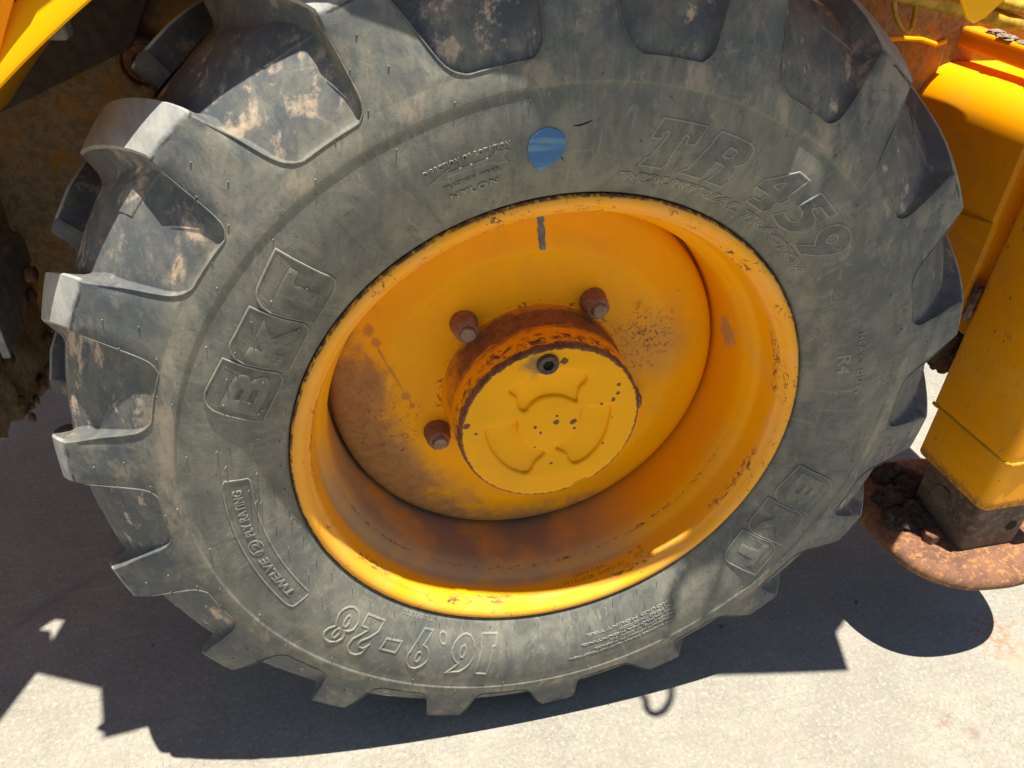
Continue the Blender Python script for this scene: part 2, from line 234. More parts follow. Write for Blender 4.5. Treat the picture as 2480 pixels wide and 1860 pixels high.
def rusty(name,a=RUST,b=RUST_D,c=None,sc=22,rough=.85,bs=.5,ylo=None):
    t=T(name); n1=t.noise(sc,6,.7,dist=.5); n2=t.noise(sc*5,5,.7); n3=t.noise(sc*18,3,.6)
    col=t.mix(t.rng(n1,.35,.65),a,b)
    if c: col=t.mix(t.rng(n2,.5,.66),col,c)
    col=t.mix(t.rng(n3,.58,.72,0,.5),col,tuple(v*.4 for v in b))
    h=t.ma('ADD',n1,t.ma('ADD',t.ma('MULTIPLY',n2,.6),t.ma('MULTIPLY',n3,.25)))
    return t.done(col,rough,t.bump(h,bs,.003),spec=.3)

def concrete(name):
    t=T(name); x,y,z=t.xyz(); P=t.P()
    n1=t.noise(2.2,5,.6); n2=t.noise(14,6,.68,dist=.5); n3=t.noise(120,4,.65); n4=t.noise(420,2,.6)
    col=t.mix(t.rng(n2,.3,.7),(.325,.302,.247),(.272,.250,.203))
    col=t.mix(t.rng(n1,.4,.7,0,.45),col,(.24,.222,.186))
    # light scuffed fines and sand grains
    col=t.mix(t.rng(n3,.52,.68,0,.8),col,(.395,.372,.315))
    col=t.mix(t.rng(n3,.46,.32,0,.5),col,(.21,.195,.16))
    col=t.mix(t.rng(t.noise(55,4,.7),.58,.72,0,.45),col,(.235,.205,.155))
    vor=t.n('ShaderNodeTexVoronoi',{'Vector':P,'Scale':170.0},0)
    grain=t.n('ShaderNodeTexVoronoi',{'Vector':P,'Scale':170.0},1)
    gs=t.n('ShaderNodeSeparateColor',{0:grain},0)
    col=t.mix(t.ma('MULTIPLY',t.rng(gs,.80,.86),t.rng(vor,.30,.45,.75,0)),col,(.26,.20,.14))
    col=t.mix(t.ma('MULTIPLY',t.rng(gs,.10,.06),t.rng(vor,.30,.45,.7,0)),col,(.20,.20,.19))
    # broom marks run along the slab
    br=t.noise(95,3,.6,vec=t.vm('MULTIPLY',P,(.05,1,1))); br2=t.noise(40,4,.7,vec=t.vm('MULTIPLY',P,(.06,1,1)))
    col=t.mix(t.rng(br,.5,.72,0,.30),col,(.215,.2,.17)); col=t.mix(t.rng(br2,.62,.72,0,.35),col,(.38,.362,.318))
    sl=t.noise(7,3,.6,vec=t.vm('MULTIPLY',t.vm('ADD',P,t.vm('SCALE',t.n('ShaderNodeTexNoise',{'Vector':P,'Scale':3.0},1),.05)),(.12,9,1)))
    col=t.mix(t.rng(sl,.68,.72,0,.28),col,(.40,.385,.35))
    # hairline map cracking
    wv=t.vm('ADD',P,t.vm('SCALE',t.n('ShaderNodeTexNoise',{'Vector':P,'Scale':16.0,'Detail':4.0},1),.07))
    e=t.n('ShaderNodeTexVoronoi',{'Vector':wv,'Scale':13.0},0,feature='DISTANCE_TO_EDGE')
    ck=t.ma('MULTIPLY',t.rng(e,.004,.016,.55,0),t.rng(t.noise(4.5,4,.6),.52,.66))
    e2=t.n('ShaderNodeTexVoronoi',{'Vector':wv,'Scale':38.0},0,feature='DISTANCE_TO_EDGE')
    ck2=t.ma('MULTIPLY',t.rng(e2,.008,.03,1,0),t.rng(t.noise(7,4,.6,vec=t.vm('ADD',P,(7,3,0))),.46,.64))
    ck=t.ma('MAXIMUM',ck,t.ma('MULTIPLY',ck2,.7))
    col=t.mix(t.ma('MULTIPLY',ck,.22),col,(.14,.125,.10))
    # stains: rust scab, oil spots, scuffs
    def st(c,rd,colr,f,sc=30,jit=.7,soft=.6,thr=None):
        nonlocal col
        k=t.spot((c[0],c[1],0),rd,jit,sc,soft)
        if thr: k=t.ma('MULTIPLY',k,t.rng(t.noise(thr,5,.75),.48,.56))
        col=t.mix(t.ma('MULTIPLY',k,f),col,colr)
    st((1.06,-.045),.075,(.36,.16,.075),.75,24,.9,.5,55)
    st((1.09,-.13),.08,(.42,.30,.20),.45,20)
    st((.44,-.17),.05,(.30,.23,.15),.35,26,1.0,.8,45); st((.80,-.20),.03,(.25,.16,.12),.75,50,1.1,.5,40)
    st((.835,-.235),.022,(.25,.17,.13),.8,50,1.1,.5,60); st((.15,-.13),.06,(.26,.21,.155),.35,26,1.0,.8,45)
    st((-.30,-.10),.09,(.27,.225,.17),.35,22,1.0,.8,40); st((-.62,-.04),.07,(.25,.215,.17),.35,22,1.0,.8,40)
    for c,rd in (((.46,.10),.012),((.60,.24),.010),((.80,.10),.011),((.50,.17),.007),((-.80,.52),.012),((-.74,.30),.008),((1.15,-.2),.012),((.29,-.2),.01)):
        st(c,rd*.7,(.07,.07,.068),.7,90,1.2,.7)
    col=t.mix(t.ma('MULTIPLY',t.rng(t.noise(3,5,.65,dist=1),.52,.75),t.rng(y,.1,.5,0,.6)),col,(.13,.13,.132))  # patchy dirt under the machine, also deepening its shadow in the colour
    h=t.ma('ADD',t.ma('ADD',t.ma('MULTIPLY',n2,.5),t.ma('MULTIPLY',n3,.5)),t.ma('ADD',t.ma('MULTIPLY',n4,.25),t.ma('ADD',t.ma('MULTIPLY',br,.7),t.ma('MULTIPLY',ck,-1.0))))
    return t.done(col,.9,t.bump(h,.5,.003),spec=.25)

def plain(name,col,rough=.6,metal=0.0,sc=60,var=.25):
    t=T(name); n=t.noise(sc,4,.6)
    c=t.mix(t.rng(n,.35,.65),tuple(v*(1-var) for v in col),tuple(min(1,v*(1+var)) for v in col))
    return t.done(c,rough,t.bump(n,.2,.001),metal)

# ---------------------------------------------------------------- mesh helpers
def link(name,me,mat,parent=None,loc=None):
    o=bpy.data.objects.new(name,me); C.objects.link(o)
    if mat is not None and not me.materials:
        for q in (mat if isinstance(mat,(list,tuple)) else [mat]): me.materials.append(q)
    if parent is not None: o.parent=parent
    if loc is not None: o.location=loc
    return o
def mesh(name,vs,fs,sharp=40,smooth=True,mi=None):
    me=bpy.data.meshes.new(name); me.from_pydata([tuple(v) for v in vs],[],fs); me.update()
    bm=bmesh.new(); bm.from_mesh(me); bmesh.ops.recalc_face_normals(bm,faces=bm.faces); bm.to_mesh(me); bm.free()
    if smooth:
        me.polygons.foreach_set('use_smooth',[True]*len(me.polygons)); me.set_sharp_from_angle(angle=R(sharp))
    if mi is not None: me.polygons.foreach_set('material_index',mi)
    return me
def part(name,vs,fs,mat,parent,sharp=40,smooth=True,mi=None): return link(name,mesh(name,vs,fs,sharp,smooth,mi),mat,parent)
def cyl(th,r,y): return (r*math.cos(th),y,r*math.sin(th))
def wrap(d): return (d+180)%360-180
def lathe(prof,n,fn=None,close=False):
    """revolve (r,y) about the wheel axis; fn deforms a point"""
    vs=[];fs=[];k=len(prof)
    for i in range(n):
        th=2*PI*i/n
        for r,y in prof:
            p=cyl(th,r,y); vs.append(fn(p) if fn else p)
    for i in range(n):
        j=(i+1)%n
        for a in range(k-1): fs.append((i*k+a,j*k+a,j*k+a+1,i*k+a+1))
    return vs,fs
def cap(vs,fs,n,k,idx):
    fs.append(tuple(i*k+idx for i in range(n)))
def tube(pts,r,n=8,closed=False,ends=True):
    pts=[Vector(p) for p in pts]; vs=[];fs=[];N=len(pts); up=None
    for i,p in enumerate(pts):
        a=pts[(i-1)%N] if (closed or i>0) else p; b=pts[(i+1)%N] if (closed or i<N-1) else p
        d=(b-a).normalized()
        if up is None: up=d.orthogonal().normalized()
        up=(up-d*up.dot(d)); up=up.normalized() if up.length>1e-6 else d.orthogonal().normalized()
        s=d.cross(up); rr=r[i] if isinstance(r,(list,tuple)) else r
        for j in range(n):
            t=2*PI*j/n; vs.append(p+(up*math.cos(t)+s*math.sin(t))*rr)
    for i in range(N if closed else N-1):
        q=(i+1)%N
        for j in range(n): fs.append((i*n+j,i*n+(j+1)%n,q*n+(j+1)%n,q*n+j))
    if ends and not closed: fs+= [tuple(range(n)),tuple((N-1)*n+j for j in range(n))]
    return vs,fs
def smooth_path(pts,k=6):
    P=[Vector(p) for p in pts]; out=[]
    for i in range(len(P)-1):
        p0=P[max(0,i-1)];p1=P[i];p2=P[i+1];p3=P[min(len(P)-1,i+2)]
        for j in range(k):
            t=j/k; out.append(.5*((2*p1)+(p2-p0)*t+(2*p0-5*p1+4*p2-p3)*t*t+(3*p1-p0-3*p2+p3)*t**3))
    out.append(P[-1]); return out
def box_me(name,lo,hi,bev=.004,seg=2,cuts=0):
    bm=bmesh.new(); bmesh.ops.create_cube(bm,size=1)
    for v in bm.verts: v.co=Vector([lo[i]+(v.co[i]+.5)*(hi[i]-lo[i]) for i in range(3)])
    if bev: bmesh.ops.bevel(bm,geom=bm.edges[:],offset=bev,segments=seg,affect='EDGES',profile=.5)
    me=bpy.data.meshes.new(name); bm.to_mesh(me); bm.free()
    me.polygons.foreach_set('use_smooth',[True]*len(me.polygons)); me.set_sharp_from_angle(angle=R(50))
    return me
def box(name,lo,hi,mat,parent,bev=.004): return link(name,box_me(name,lo,hi,bev),mat,parent)
def slab(name,poly,mat,parent,thick,axis,bev=.002,holes=(),at=0.0,seg=2):
    """flat plate cut from an outline (with holes) and given thickness; axis = its normal ('x','y','z')"""
    cu=bpy.data.curves.new('plate','CURVE'); cu.dimensions='2D'; cu.fill_mode='BOTH'
    for c in [poly]+list(holes):
        s=cu.splines.new('POLY'); s.points.add(len(c)-1); s.use_cyclic_u=True
        for q,p in zip(s.points,c): q.co=(p[0],p[1],0,1)
    cu.extrude=thick/2; cu.bevel_depth=min(bev,thick*.45); cu.bevel_resolution=seg
    cu.extrude=max(.0001,thick/2-cu.bevel_depth); cu.offset=-cu.bevel_depth
    me=from_curve(cu)
    for v in me.vertices:
        u,vv,h=v.co
        v.co={'x':(at+h,u,vv),'y':(u,at+h,vv),'z':(u,vv,at+h)}[axis]
    fix(me); return link(name,me,mat,parent)
def from_curve(cu):
    o=bpy.data.objects.new('tmp',cu); C.objects.link(o)
    dg=bpy.context.evaluated_depsgraph_get(); dg.update()
    me=bpy.data.meshes.new_from_object(o.evaluated_get(dg)); bpy.data.objects.remove(o); bpy.data.curves.remove(cu)
    me.materials.clear(); return me
def fix(me,sharp=40):
    bm=bmesh.new(); bm.from_mesh(me); bmesh.ops.remove_doubles(bm,verts=bm.verts,dist=1e-5); bmesh.ops.recalc_face_normals(bm,faces=bm.faces); bm.to_mesh(me); bm.free()
    me.polygons.foreach_set('use_smooth',[True]*len(me.polygons)); me.set_sharp_from_angle(angle=R(sharp))
def lump(name,c,rad,mat,parent,sub=3,amp=.35,fr=2.2,seed=0,flat=1.0):
    bm=bmesh.new(); bmesh.ops.create_icosphere(bm,subdivisions=sub,radius=1)
    for v in bm.verts:
        d=1+amp*(pnoise(v.co*fr+Vector((seed*3.1,seed,0)))+.5*pnoise(v.co*fr*2.7+Vector((seed,5,0)))+.3*pnoise(v.co*fr*6+Vector((seed,9,0))))
        v.co=Vector((c[0]+v.co.x*d*rad[0],c[1]+v.co.y*d*rad[1],c[2]+v.co.z*d*rad[2]*flat))
    me=bpy.data.meshes.new(name); bm.to_mesh(me); bm.free()
    me.polygons.foreach_set('use_smooth',[True]*len(me.polygons)); me.set_sharp_from_angle(angle=R(60))
    return link(name,me,mat,parent)
WL=(0,0,GZ)
def wheel_part(name,vs,fs,mat,sharp=40,mi=None):
    o=part(name,vs,fs,mat,LOADER,sharp,True,mi); o.location=WL; return o
def at_wheel(o): o.location=WL; return o

def GR(a): return -.003+.0004*max(0,a-127)**1.5

HUBCHIPS=[((r*math.cos(R(a)),.041,r*math.sin(R(a))),rd) for r,a,rd in ((.010,40,.0050),(.0355,6,.0060),(.026,178,.0034),(.0194,-145,.003),(.0195,67,.003),(.039,-13.9,.0032),(.1205,32.6,.0042),(.1134,25.6,.0045),(.103,21.3,.0042),(.0841,22.3,.0034),(.118,179.5,.0042),(.1345,172.5,.006),(.0785,4,.0025),(.0979,2,.003),(.0998,-27.8,.0025),(.0759,-86,.0035),(.0461,-122,.0025),(.1188,85.4,.0062),(.117,84,.0055))]
M={}
M['rubber']=rubber('dusty_rubber'); M['pocket']=rubber('muddy_rubber',mud=1.0); M['ridge']=rubber('lit_letter_rubber',ad=.07); M['wall']=rubber('dark_lug_wall',mud=.35,dk=.75); M['lug']=rubber('worn_lug_rubber',mud=.22,worn=True)  # letter ridges coloured paler to stand for light caught on their edges
M['rim']=paint('rim_enamel',(.97,.405,.0005),'rim',.5,.3); M['disc']=paint('disc_enamel',(.97,.435,.0005),'disc',.35,.3)
M['hub']=paint('hub_enamel',(.98,.43,.0005),'hub',.25,.15); M['body']=paint('body_enamel',(.95,.43,.001),'body',.1,.12)
M['leg']=paint('leg_enamel',(.95,.37,.001),'leg',.4,.3); M['frame']=paint('frame_enamel',(.85,.27,.003),'frame',.5,.5,.10)
M['frame2']=paint('shaded_cover_enamel',(.95,.29,.001),'body',.1,.1); M['chas']=paint('chassis_enamel',(.50,.20,.006),'frame',.6,.7,.55); M['beam']=paint('beam_enamel',(.95,.30,.001),'body',.5,.5); M['tank']=paint('caked_enamel',(.34,.21,.09),'frame',.6,.8,.95); M['tower']=paint('tower_enamel',(.95,.38,.001),'body',.2,.5)
M['rust']=rusty('rusty_steel',(.24,.115,.06),(.13,.065,.042),(.40,.19,.06),16); M['nut']=rusty('rusty_nut',(.33,.165,.095),(.19,.095,.06),(.38,.23,.15),60)
M['stud']=rusty('dull_stud',(.36,.27,.19),(.24,.16,.11),None,90,.6); M['steel']=rusty('grimy_steel',(.17,.125,.085),(.085,.06,.045),(.23,.15,.09),14,.7,.35)
M['grit']=rusty('pale_grit',(.30,.24,.17),(.16,.12,.08),(.42,.36,.28),50,.95,.8); M['mud']=rusty('caked_mud',(.10,.070,.048),(.055,.038,.027),(.155,.115,.078),40,.95,.8); M['mudl']=rusty('dry_mud',(.15,.09,.05),(.08,.05,.03),(.22,.14,.08),50,.95,.8)
M['dark']=plain('grime_gloom_black',(.06,.044,.031),.85); M['grey']=plain('grey_steel',(.16,.17,.17),.5,.3); M['bluepaint']=None
M['hose']=plain('yellow_hose',(.50,.34,.03),.5); M['cable']=plain('black_cable',(.03,.03,.03),.5); M['pale']=plain('pale_plastic',(.10,.10,.08),.6)
M['plug']=rusty('oily_plug',(.09,.06,.04),(.05,.035,.025),(.16,.12,.08),90,.5,.3); M['hole']=plain('hole_black',(.01,.008,.007),.9)
M['weld']=paint('weld_enamel',(.62,.33,.012),'body',.2,.6)
tb=T('blue_tyre_paint'); bb=tb.mix(tb.rng(tb.noise(30,5,.65,vec=tb.vm('MULTIPLY',tb.P(),(.12,1,1.6))),.50,.62),(.028,.125,.30),(.10,.22,.33)); bb=tb.mix(tb.rng(tb.noise(60,5,.7,dist=1.0),.66,.80,0,.25),bb,(.09,.17,.24))
M['bluepaint']=tb.done(bb,.55,tb.bump(tb.noise(160,3,.6),.3,.0015),spec=.4)

# ---------------------------------------------------------------- the concrete slab
gs=[-400,-60,-12,-4,-2,-1,0,1,2,4,12,60,400]
vs=[(x,y,0) for y in gs for x in gs]; n=len(gs)
g=part('ground',vs,[(i*n+j,i*n+j+1,(i+1)*n+j+1,(i+1)*n+j) for i in range(n-1) for j in range(n-1)],concrete('yard_concrete'),None)
g['kind']='structure'; g['label']='pale weathered concrete yard with hairline cracks and rust stains'

LOADER=bpy.data.objects.new('backhoe_loader',None); C.objects.link(LOADER); LOADER.empty_display_size=.3
LOADER['label']='yellow backhoe loader with a large ribbed rear wheel and a raised stabiliser foot'; LOADER['category']='backhoe loader'

# ---------------------------------------------------------------- tyre
YC=.19
SIDE=[(.372,.040),(.378,.016),(.3845,.0100),(.3872,.0040),(.3884,-.0010),(.3915,-.0045),(.396,-.0070),(.404,-.0118),(.415,-.0185),(.430,-.0255),(.447,-.0310),(.466,-.0342),(.486,-.0358),(.505,-.0352),(.5215,-.0335),(.5232,-.0337),(.5246,-.0352),(.5262,-.0354),(.540,-.0330),(.5515,-.0300)]
def side_y(r):
    for (a,ya),(b,yb) in zip(SIDE,SIDE[1:]):
        if r<=b: return ya+(yb-ya)*max(0,(r-a))/(b-a)
    return SIDE[-1][1]
# lug-top line and pocket-floor line, matched station by station from the foot to past the crown
TOP=[(.5515,-.0300),(.554,-.0296),(.558,-.0288),(.566,-.0271),(.580,-.0240),(.600,-.0192),(.620,-.0142),(.638,-.0097),(.648,-.0074),(.6525,-.0058),(.6570,-.0022),(.6625,.0060),(.6690,.0180),(.6765,.0340),(.6840,.0540),(.6920,.0800),(.7000,.1120),(.7070,.1500),(.7110,.1850),(.7120,.2050)]
FLR=[(.5515,-.0300),(.5522,-.0252),(.5545,-.0235),(.5620,-.0215),(.5740,-.0175),(.5880,-.0105),(.6010,-.0035),(.6120,.0035),(.6190,.0085),(.6235,.0120),(.6280,.0160),(.6345,.0215),(.6420,.0295),(.6495,.0405),(.6560,.0530),(.6620,.0680),(.6680,.0900),(.6735,.1250),(.6765,.1650),(.6770,.2050)]
def deform(p):
    x,y,z=p; r=math.hypot(x,z); th=math.degrees(math.atan2(z,x))
    if y<YC:
        b=math.exp(-(wrap(th+95)/50)**2); k=max(0.0,min(1.0,(r-.39)/.06))*max(0.0,min(1.0,(.70-r)/.08))
        y-=.0065*b*k
    if z<-GZ+.001: z=-GZ+.001+(z+GZ-.001)*.02
    return (x,y,z)
prof=SIDE[:-1]+FLR[:-2]; kS=len(SIDE)-1
full=prof+[(r,2*YC-y) for r,y in reversed(prof[:])]
NT=360
vs,fs=lathe(full,NT,deform)
k=len(full); mi=[]
for i in range(NT):
    for a in range(k-1): mi.append(1 if (kS<=a<k-1-kS) else 0)
tyre=wheel_part('tyre',vs,fs,[M['rubber'],M['pocket']],50,mi)
tyre['label']='black industrial tractor tyre with dusty sidewall and chunky angled lugs'

def lug_mesh(th0,side):
    """one bar lug; th0 = angle where its foot begins, side=1 near wall, -1 far wall"""
    vs=[];fs=[]; n=len(TOP); prev=0
    for i in range(n):
        rt_,yt=TOP[i]; rf,yf=FLR[i]; H=math.hypot(rt_-rf,yt-yf)
        q=min(1,max(0,(rt_-.5515)/(.653-.5515)))
        foot=1.9*math.exp(-(rt_-.5515)/.007)                 # rounded pocket corners
        adv=math.degrees(max(0,yt+.002)/.69)*.60             # bars run back at about 45 degrees
        lead=-.15+3.55*q-foot+adv; trail=9.35-.15*q+foot*.8+adv
        if i==n-1: lead+=2.0; trail-=2.0
        deg=57.3/max(rt_,.1)
        wl=(.0035+.31*H)*deg; wt=(.0040+.38*H)*deg; bv=min(.0020,H*.12+.0006)*deg
        prof=[(lead-wl,-.06),(lead-wl*.62,.035),(lead-wl*.36,.20),(lead-wl*.16,.60),(lead-bv*.35,.90),(lead+bv,.995),(lead+(trail-lead)*.28,1.0),(lead+(trail-lead)*.5,1.0),(lead+(trail-lead)*.72,1.0),(trail-bv,.995),(trail+bv*.35,.90),(trail+wt*.16,.60),(trail+wt*.36,.20),(trail+wt*.62,.035),(trail+wt,-.06)]
        for d,h in prof:
            r=rf+(rt_-rf)*h; y=yf+(yt-yf)*h
            if side<0: y=2*YC-y
            vs.append(deform(cyl(R(th0+d),r,y)))
    m_=15
    for i in range(n-1):
        for j in range(m_-1): fs.append((i*m_+j,i*m_+j+1,(i+1)*m_+j+1,(i+1)*m_+j))
    last=(n-1)*m_; base=len(vs)
    # rounded nose past the crown
    for j in range(m_):
        v=Vector(vs[last+j]); r=math.hypot(v.x,v.z); rr=.676; th=math.atan2(v.z,v.x)
        vs.append(deform(cyl(th,min(r,rr),v.y+side*.016)))
    for j in range(m_-1): fs.append((last+j,last+j+1,base+j+1,base+j))
    mi=[]
    for i in range(n-1):
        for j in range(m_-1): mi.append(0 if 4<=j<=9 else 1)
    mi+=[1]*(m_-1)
    return mesh('tread_lug',vs,fs,34,True,mi)
for i in range(18):
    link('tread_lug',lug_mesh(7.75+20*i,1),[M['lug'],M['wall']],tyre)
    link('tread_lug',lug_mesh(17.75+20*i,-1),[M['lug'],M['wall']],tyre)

# thin moulding lip that runs round the foot of every pocket
lv=[];lf=[]
def lug_edge(th0,i,which):
    rt_,yt=TOP[i]; q=min(1,max(0,(rt_-.5515)/(.653-.5515))); foot=1.9*math.exp(-(rt_-.5515)/.007)
    adv=math.degrees(max(0,yt+.002)/.69)*.60
    d=(-.15+3.55*q-foot+adv) if which=='lead' else (9.35-.15*q+foot*.8+adv)
    return deform(cyl(R(th0+d),rt_,yt-.0004))
for i in range(18):
    a=7.75+20*i; b=a+20
    path=[lug_edge(a,k_,'trail') for k_ in range(7,-1,-1)]
    t0=9.35+1.9*.8; t1=20-.15-1.9
    path+=[deform(cyl(R(a+t0+(t1-t0)*q/6),.5515,-.0306)) for q in range(1,6)]
    path+=[lug_edge(b,k_,'lead') for k_ in range(0,8)]
    path=smooth_path(path,2); rr=[.00085*min(1,(j+1)/6,(len(path)-j)/6)+.0001 for j in range(len(path))]
    A,F=tube(path,rr,6); b0=len(lv); lv.extend(A); lf.extend(tuple(b0+q for q in f) for f in F)
link('pocket_lip',mesh('pocket_lip',lv,lf,60),M['lug'],tyre)['kind']='stuff'
# pads moulded in the pocket floors
pv=[];pf=[]
def floor_pt(yv):
    for (a,ya),(b,yb) in zip(FLR,FLR[1:]):
        if ya<=yv<=yb: return a+(b-a)*(yv-ya)/(yb-ya)
    return FLR[-1][0]
for i in range(18):
    t0=17.2+20*i
    rows=[(.020,-.0006),(.0215,.0016),(.040,.0019),(.060,.0016),(.0615,-.0006)]; cols=[(-.1,-1),(0,0),(2.6,0),(5.4,0),(5.5,-1)]
    b0=len(pv)
    for yv,h in rows:
        for c_,e in cols:
            hh=h if e==0 else -.0006
            pv.append(deform(cyl(R(t0+c_+math.degrees(max(0,yv)/.69)*.60),floor_pt(yv)+hh*.8,yv-hh*.6)))
    for a in range(4):
        for b in range(4): pf.append((b0+a*5+b,b0+a*5+b+1,b0+(a+1)*5+b+1,b0+(a+1)*5+b))
link('pocket_pad',mesh('pocket_pad',pv,pf,30),M['pocket'],tyre)['kind']='stuff'

# ---------------------------------------------------------------- moulded lettering
KU=.46
def uv_of(r,deg): return (-R(deg)*KU,r)
def onto(v,lift=0.0):
    """(u,v,h) on the flattened wall -> wheel frame"""
    r=v[1]; th=-v[0]/KU
    return deform(cyl(th,r,side_y(r)-v[2]-lift))
def unwrap(c):
    out=[c[0]]
    for r,a in c[1:]:
        while a-out[-1][1]>180: a-=360
        while a-out[-1][1]<-180: a+=360
        out.append((r,a))
    return out
def curve_letters(contours,mode,size):
    cu=bpy.data.curves.new('c','CURVE'); cu.dimensions='2D'
    for c in contours:
        s=cu.splines.new('POLY'); s.points.add(len(c)-1); s.use_cyclic_u=True
        for q,(r,a) in zip(s.points,c): u=uv_of(r,a); q.co=(u[0],u[1],0,1)
    if mode=='ridge': cu.fill_mode='NONE'; cu.bevel_depth=size; cu.bevel_resolution=1
    else: cu.fill_mode='BOTH'; cu.extrude=size*.5; cu.bevel_depth=size*.5; cu.bevel_resolution=1; cu.offset=-size*.4
    return from_curve(cu)
def bend(me,lift=0.0,maxe=.009):
    bm=bmesh.new(); bm.from_mesh(me); bmesh.ops.remove_doubles(bm,verts=bm.verts,dist=1e-6)
    for _ in range(3):
        es=[e for e in bm.edges if e.calc_length()>maxe]
        if not es: break
        bmesh.ops.subdivide_edges(bm,edges=es,cuts=1); bmesh.ops.triangulate(bm,faces=[f for f in bm.faces if len(f.verts)>4])
    for v in bm.verts: v.co=Vector(onto(v.co,lift))
    bmesh.ops.recalc_face_normals(bm,faces=bm.faces)
    bm.to_mesh(me); bm.free()
    me.polygons.foreach_set('use_smooth',[True]*len(me.polygons)); me.set_sharp_from_angle(angle=R(45)); return me
def hatch(contours,ang,pitch,wd=.0009,ht=.00055,lift=0.0):
    """fine parallel ridges filling an outline (even-odd over all contours)"""
    vs=[];fs=[]; ca,sa=math.cos(ang),math.sin(ang)
    rot=[[( (u*ca+v*sa),(-u*sa+v*ca)) for u,v in [uv_of(r,a) for r,a in c]] for c in contours]
    lo=min(p[1] for c in rot for p in c); hi=max(p[1] for c in rot for p in c)
    y=lo+pitch*.5
    while y<hi:
        xs=[]
        for c in rot:
            for i in range(len(c)):
                a,b=c[i],c[(i+1)%len(c)]
                if (a[1]>y)!=(b[1]>y): xs.append(a[0]+(y-a[1])/(b[1]-a[1])*(b[0]-a[0]))
        xs.sort()
        for a,b in zip(xs[::2],xs[1::2]):
            a+=.0011;b-=.0011
            if b-a<.002: continue
            m_=max(1,int((b-a)/.012)); b0=len(vs)
            for i in range(m_+1):
                x=a+(b-a)*i/m_
                for dy,h in ((-wd,-.0003),(0,ht),(wd,-.0003)):
                    yy=y+dy; vs.append(onto((x*ca-yy*sa,x*sa+yy*ca,h),lift))
            for i in range(m_):
                for j in range(2): fs.append((b0+i*3+j,b0+i*3+j+1,b0+i*3+j+4,b0+i*3+j+3))
        y+=pitch
    return mesh('hatching',vs,fs,80,False)
def join_me(name,mes,sharp=45,idx=None):
    bm=bmesh.new(); cnt=[]
    for q in mes: bm.from_mesh(q); cnt.append(len(q.polygons)); bpy.data.meshes.remove(q)
    me=bpy.data.meshes.new(name); bm.to_mesh(me); bm.free()
    if idx:
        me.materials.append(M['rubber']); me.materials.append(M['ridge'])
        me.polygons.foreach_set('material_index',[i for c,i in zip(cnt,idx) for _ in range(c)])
    me.polygons.foreach_set('use_smooth',[True]*len(me.polygons)); me.set_sharp_from_angle(angle=R(sharp)); return me
def glyph(name,cs,rid=.0011,hat=True,plate=.0006,lab=None):
    cs=[unwrap(c) for c in cs]
    base=cs[0][0][1]; cs=[[(r,a+(360*round((base-a)/360))) for r,a in c] for c in cs]
    ms=[bend(curve_letters(cs,'ridge',rid))]
    if plate: ms.append(bend(curve_letters(cs,'plate',plate)))
    if hat: ms.append(hatch(cs,R(62),.0021,.0008,.0005,plate))
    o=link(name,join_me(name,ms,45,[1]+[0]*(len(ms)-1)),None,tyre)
    if lab: o['label']=lab
    return o
for key,ch in (('TR_T','T'),('TR_R','R'),('TR_4','4'),('TR_5','5'),('TR_9','9')): glyph('raised_letter',DIG[key],.0015,True,.0006,'large slanted moulded character '+ch)
for key,ch in (('n1','1'),('n6','6'),('ndot','point'),('n9','9'),('ndash','dash'),('n2','2'),('n8','8')): glyph('size_marking',DIG[key],.0018,False,0,'outlined moulded character '+ch+' of the tyre size')
glyph('rotation_arrow',DIG['arrow'],.0015,False,.0014)
def badge(dx,tag):
    for a,b,ch in (('Bp','Bl','B'),('Kp','Kl','K'),('Tp','Tl','T')):
        pan=[[(r,t+dx) for r,t in unwrap(c)] for c in DIG[a]]; let=[[(r,t+dx) for r,t in unwrap(c)] for c in DIG[b]]
        c0=pan[0][0][1]; let=[[(r,t+360*round((c0-t)/360)) for r,t in c] for c in let]
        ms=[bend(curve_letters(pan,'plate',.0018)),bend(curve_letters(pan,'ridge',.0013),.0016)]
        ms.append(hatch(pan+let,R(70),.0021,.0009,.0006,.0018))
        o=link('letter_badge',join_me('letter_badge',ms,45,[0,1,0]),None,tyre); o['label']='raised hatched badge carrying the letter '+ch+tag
        link('badge_letter',bend(curve_letters(let,'plate',.0010),.0018),M['rubber'],tyre)['label']='smooth raised letter '+ch+tag
badge(0,' on the left of the sidewall'); badge(-176.4,' on the right of the sidewall')

def text(name,body,d0,d1,r0,r1,mode='solid',h=.0009,shear=0.0,bold=0.0,lift=0.0,sp=1.0,ridge=.0006):
    cu=bpy.data.curves.new('t','FONT'); cu.body=body; cu.size=1; cu.shear=shear; cu.offset=bold; cu.space_character=sp; cu.resolution_u=3
    if mode=='ridge': cu.fill_mode='NONE'; cu.bevel_depth=.065; cu.bevel_resolution=1
    else: cu.extrude=.08; cu.bevel_depth=.02; cu.bevel_resolution=0
    me=from_curve(cu)
    xs=[v.co.x for v in me.vertices]; ys=[v.co.y for v in me.vertices]; zs=[abs(v.co.z) for v in me.vertices]
    x0,x1,y0,y1,z1=min(xs),max(xs),min(ys),max(ys),max(zs)
    for v in me.vertices:
        f=(v.co.x-x0)/(x1-x0); u=-R(d0+(d1-d0)*f)*KU
        v.co=(u,r0+(r1-r0)*(v.co.y-y0)/(y1-y0),v.co.z/z1*h)
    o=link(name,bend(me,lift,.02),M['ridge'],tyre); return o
text('raised_lettering','INDUSTRIAL TRACTOR',86.3,39.6,.4075,.4215,'ridge',.0014,.25,.02,sp=1.06)['label']='curved words INDUSTRIAL TRACTOR under the large characters'
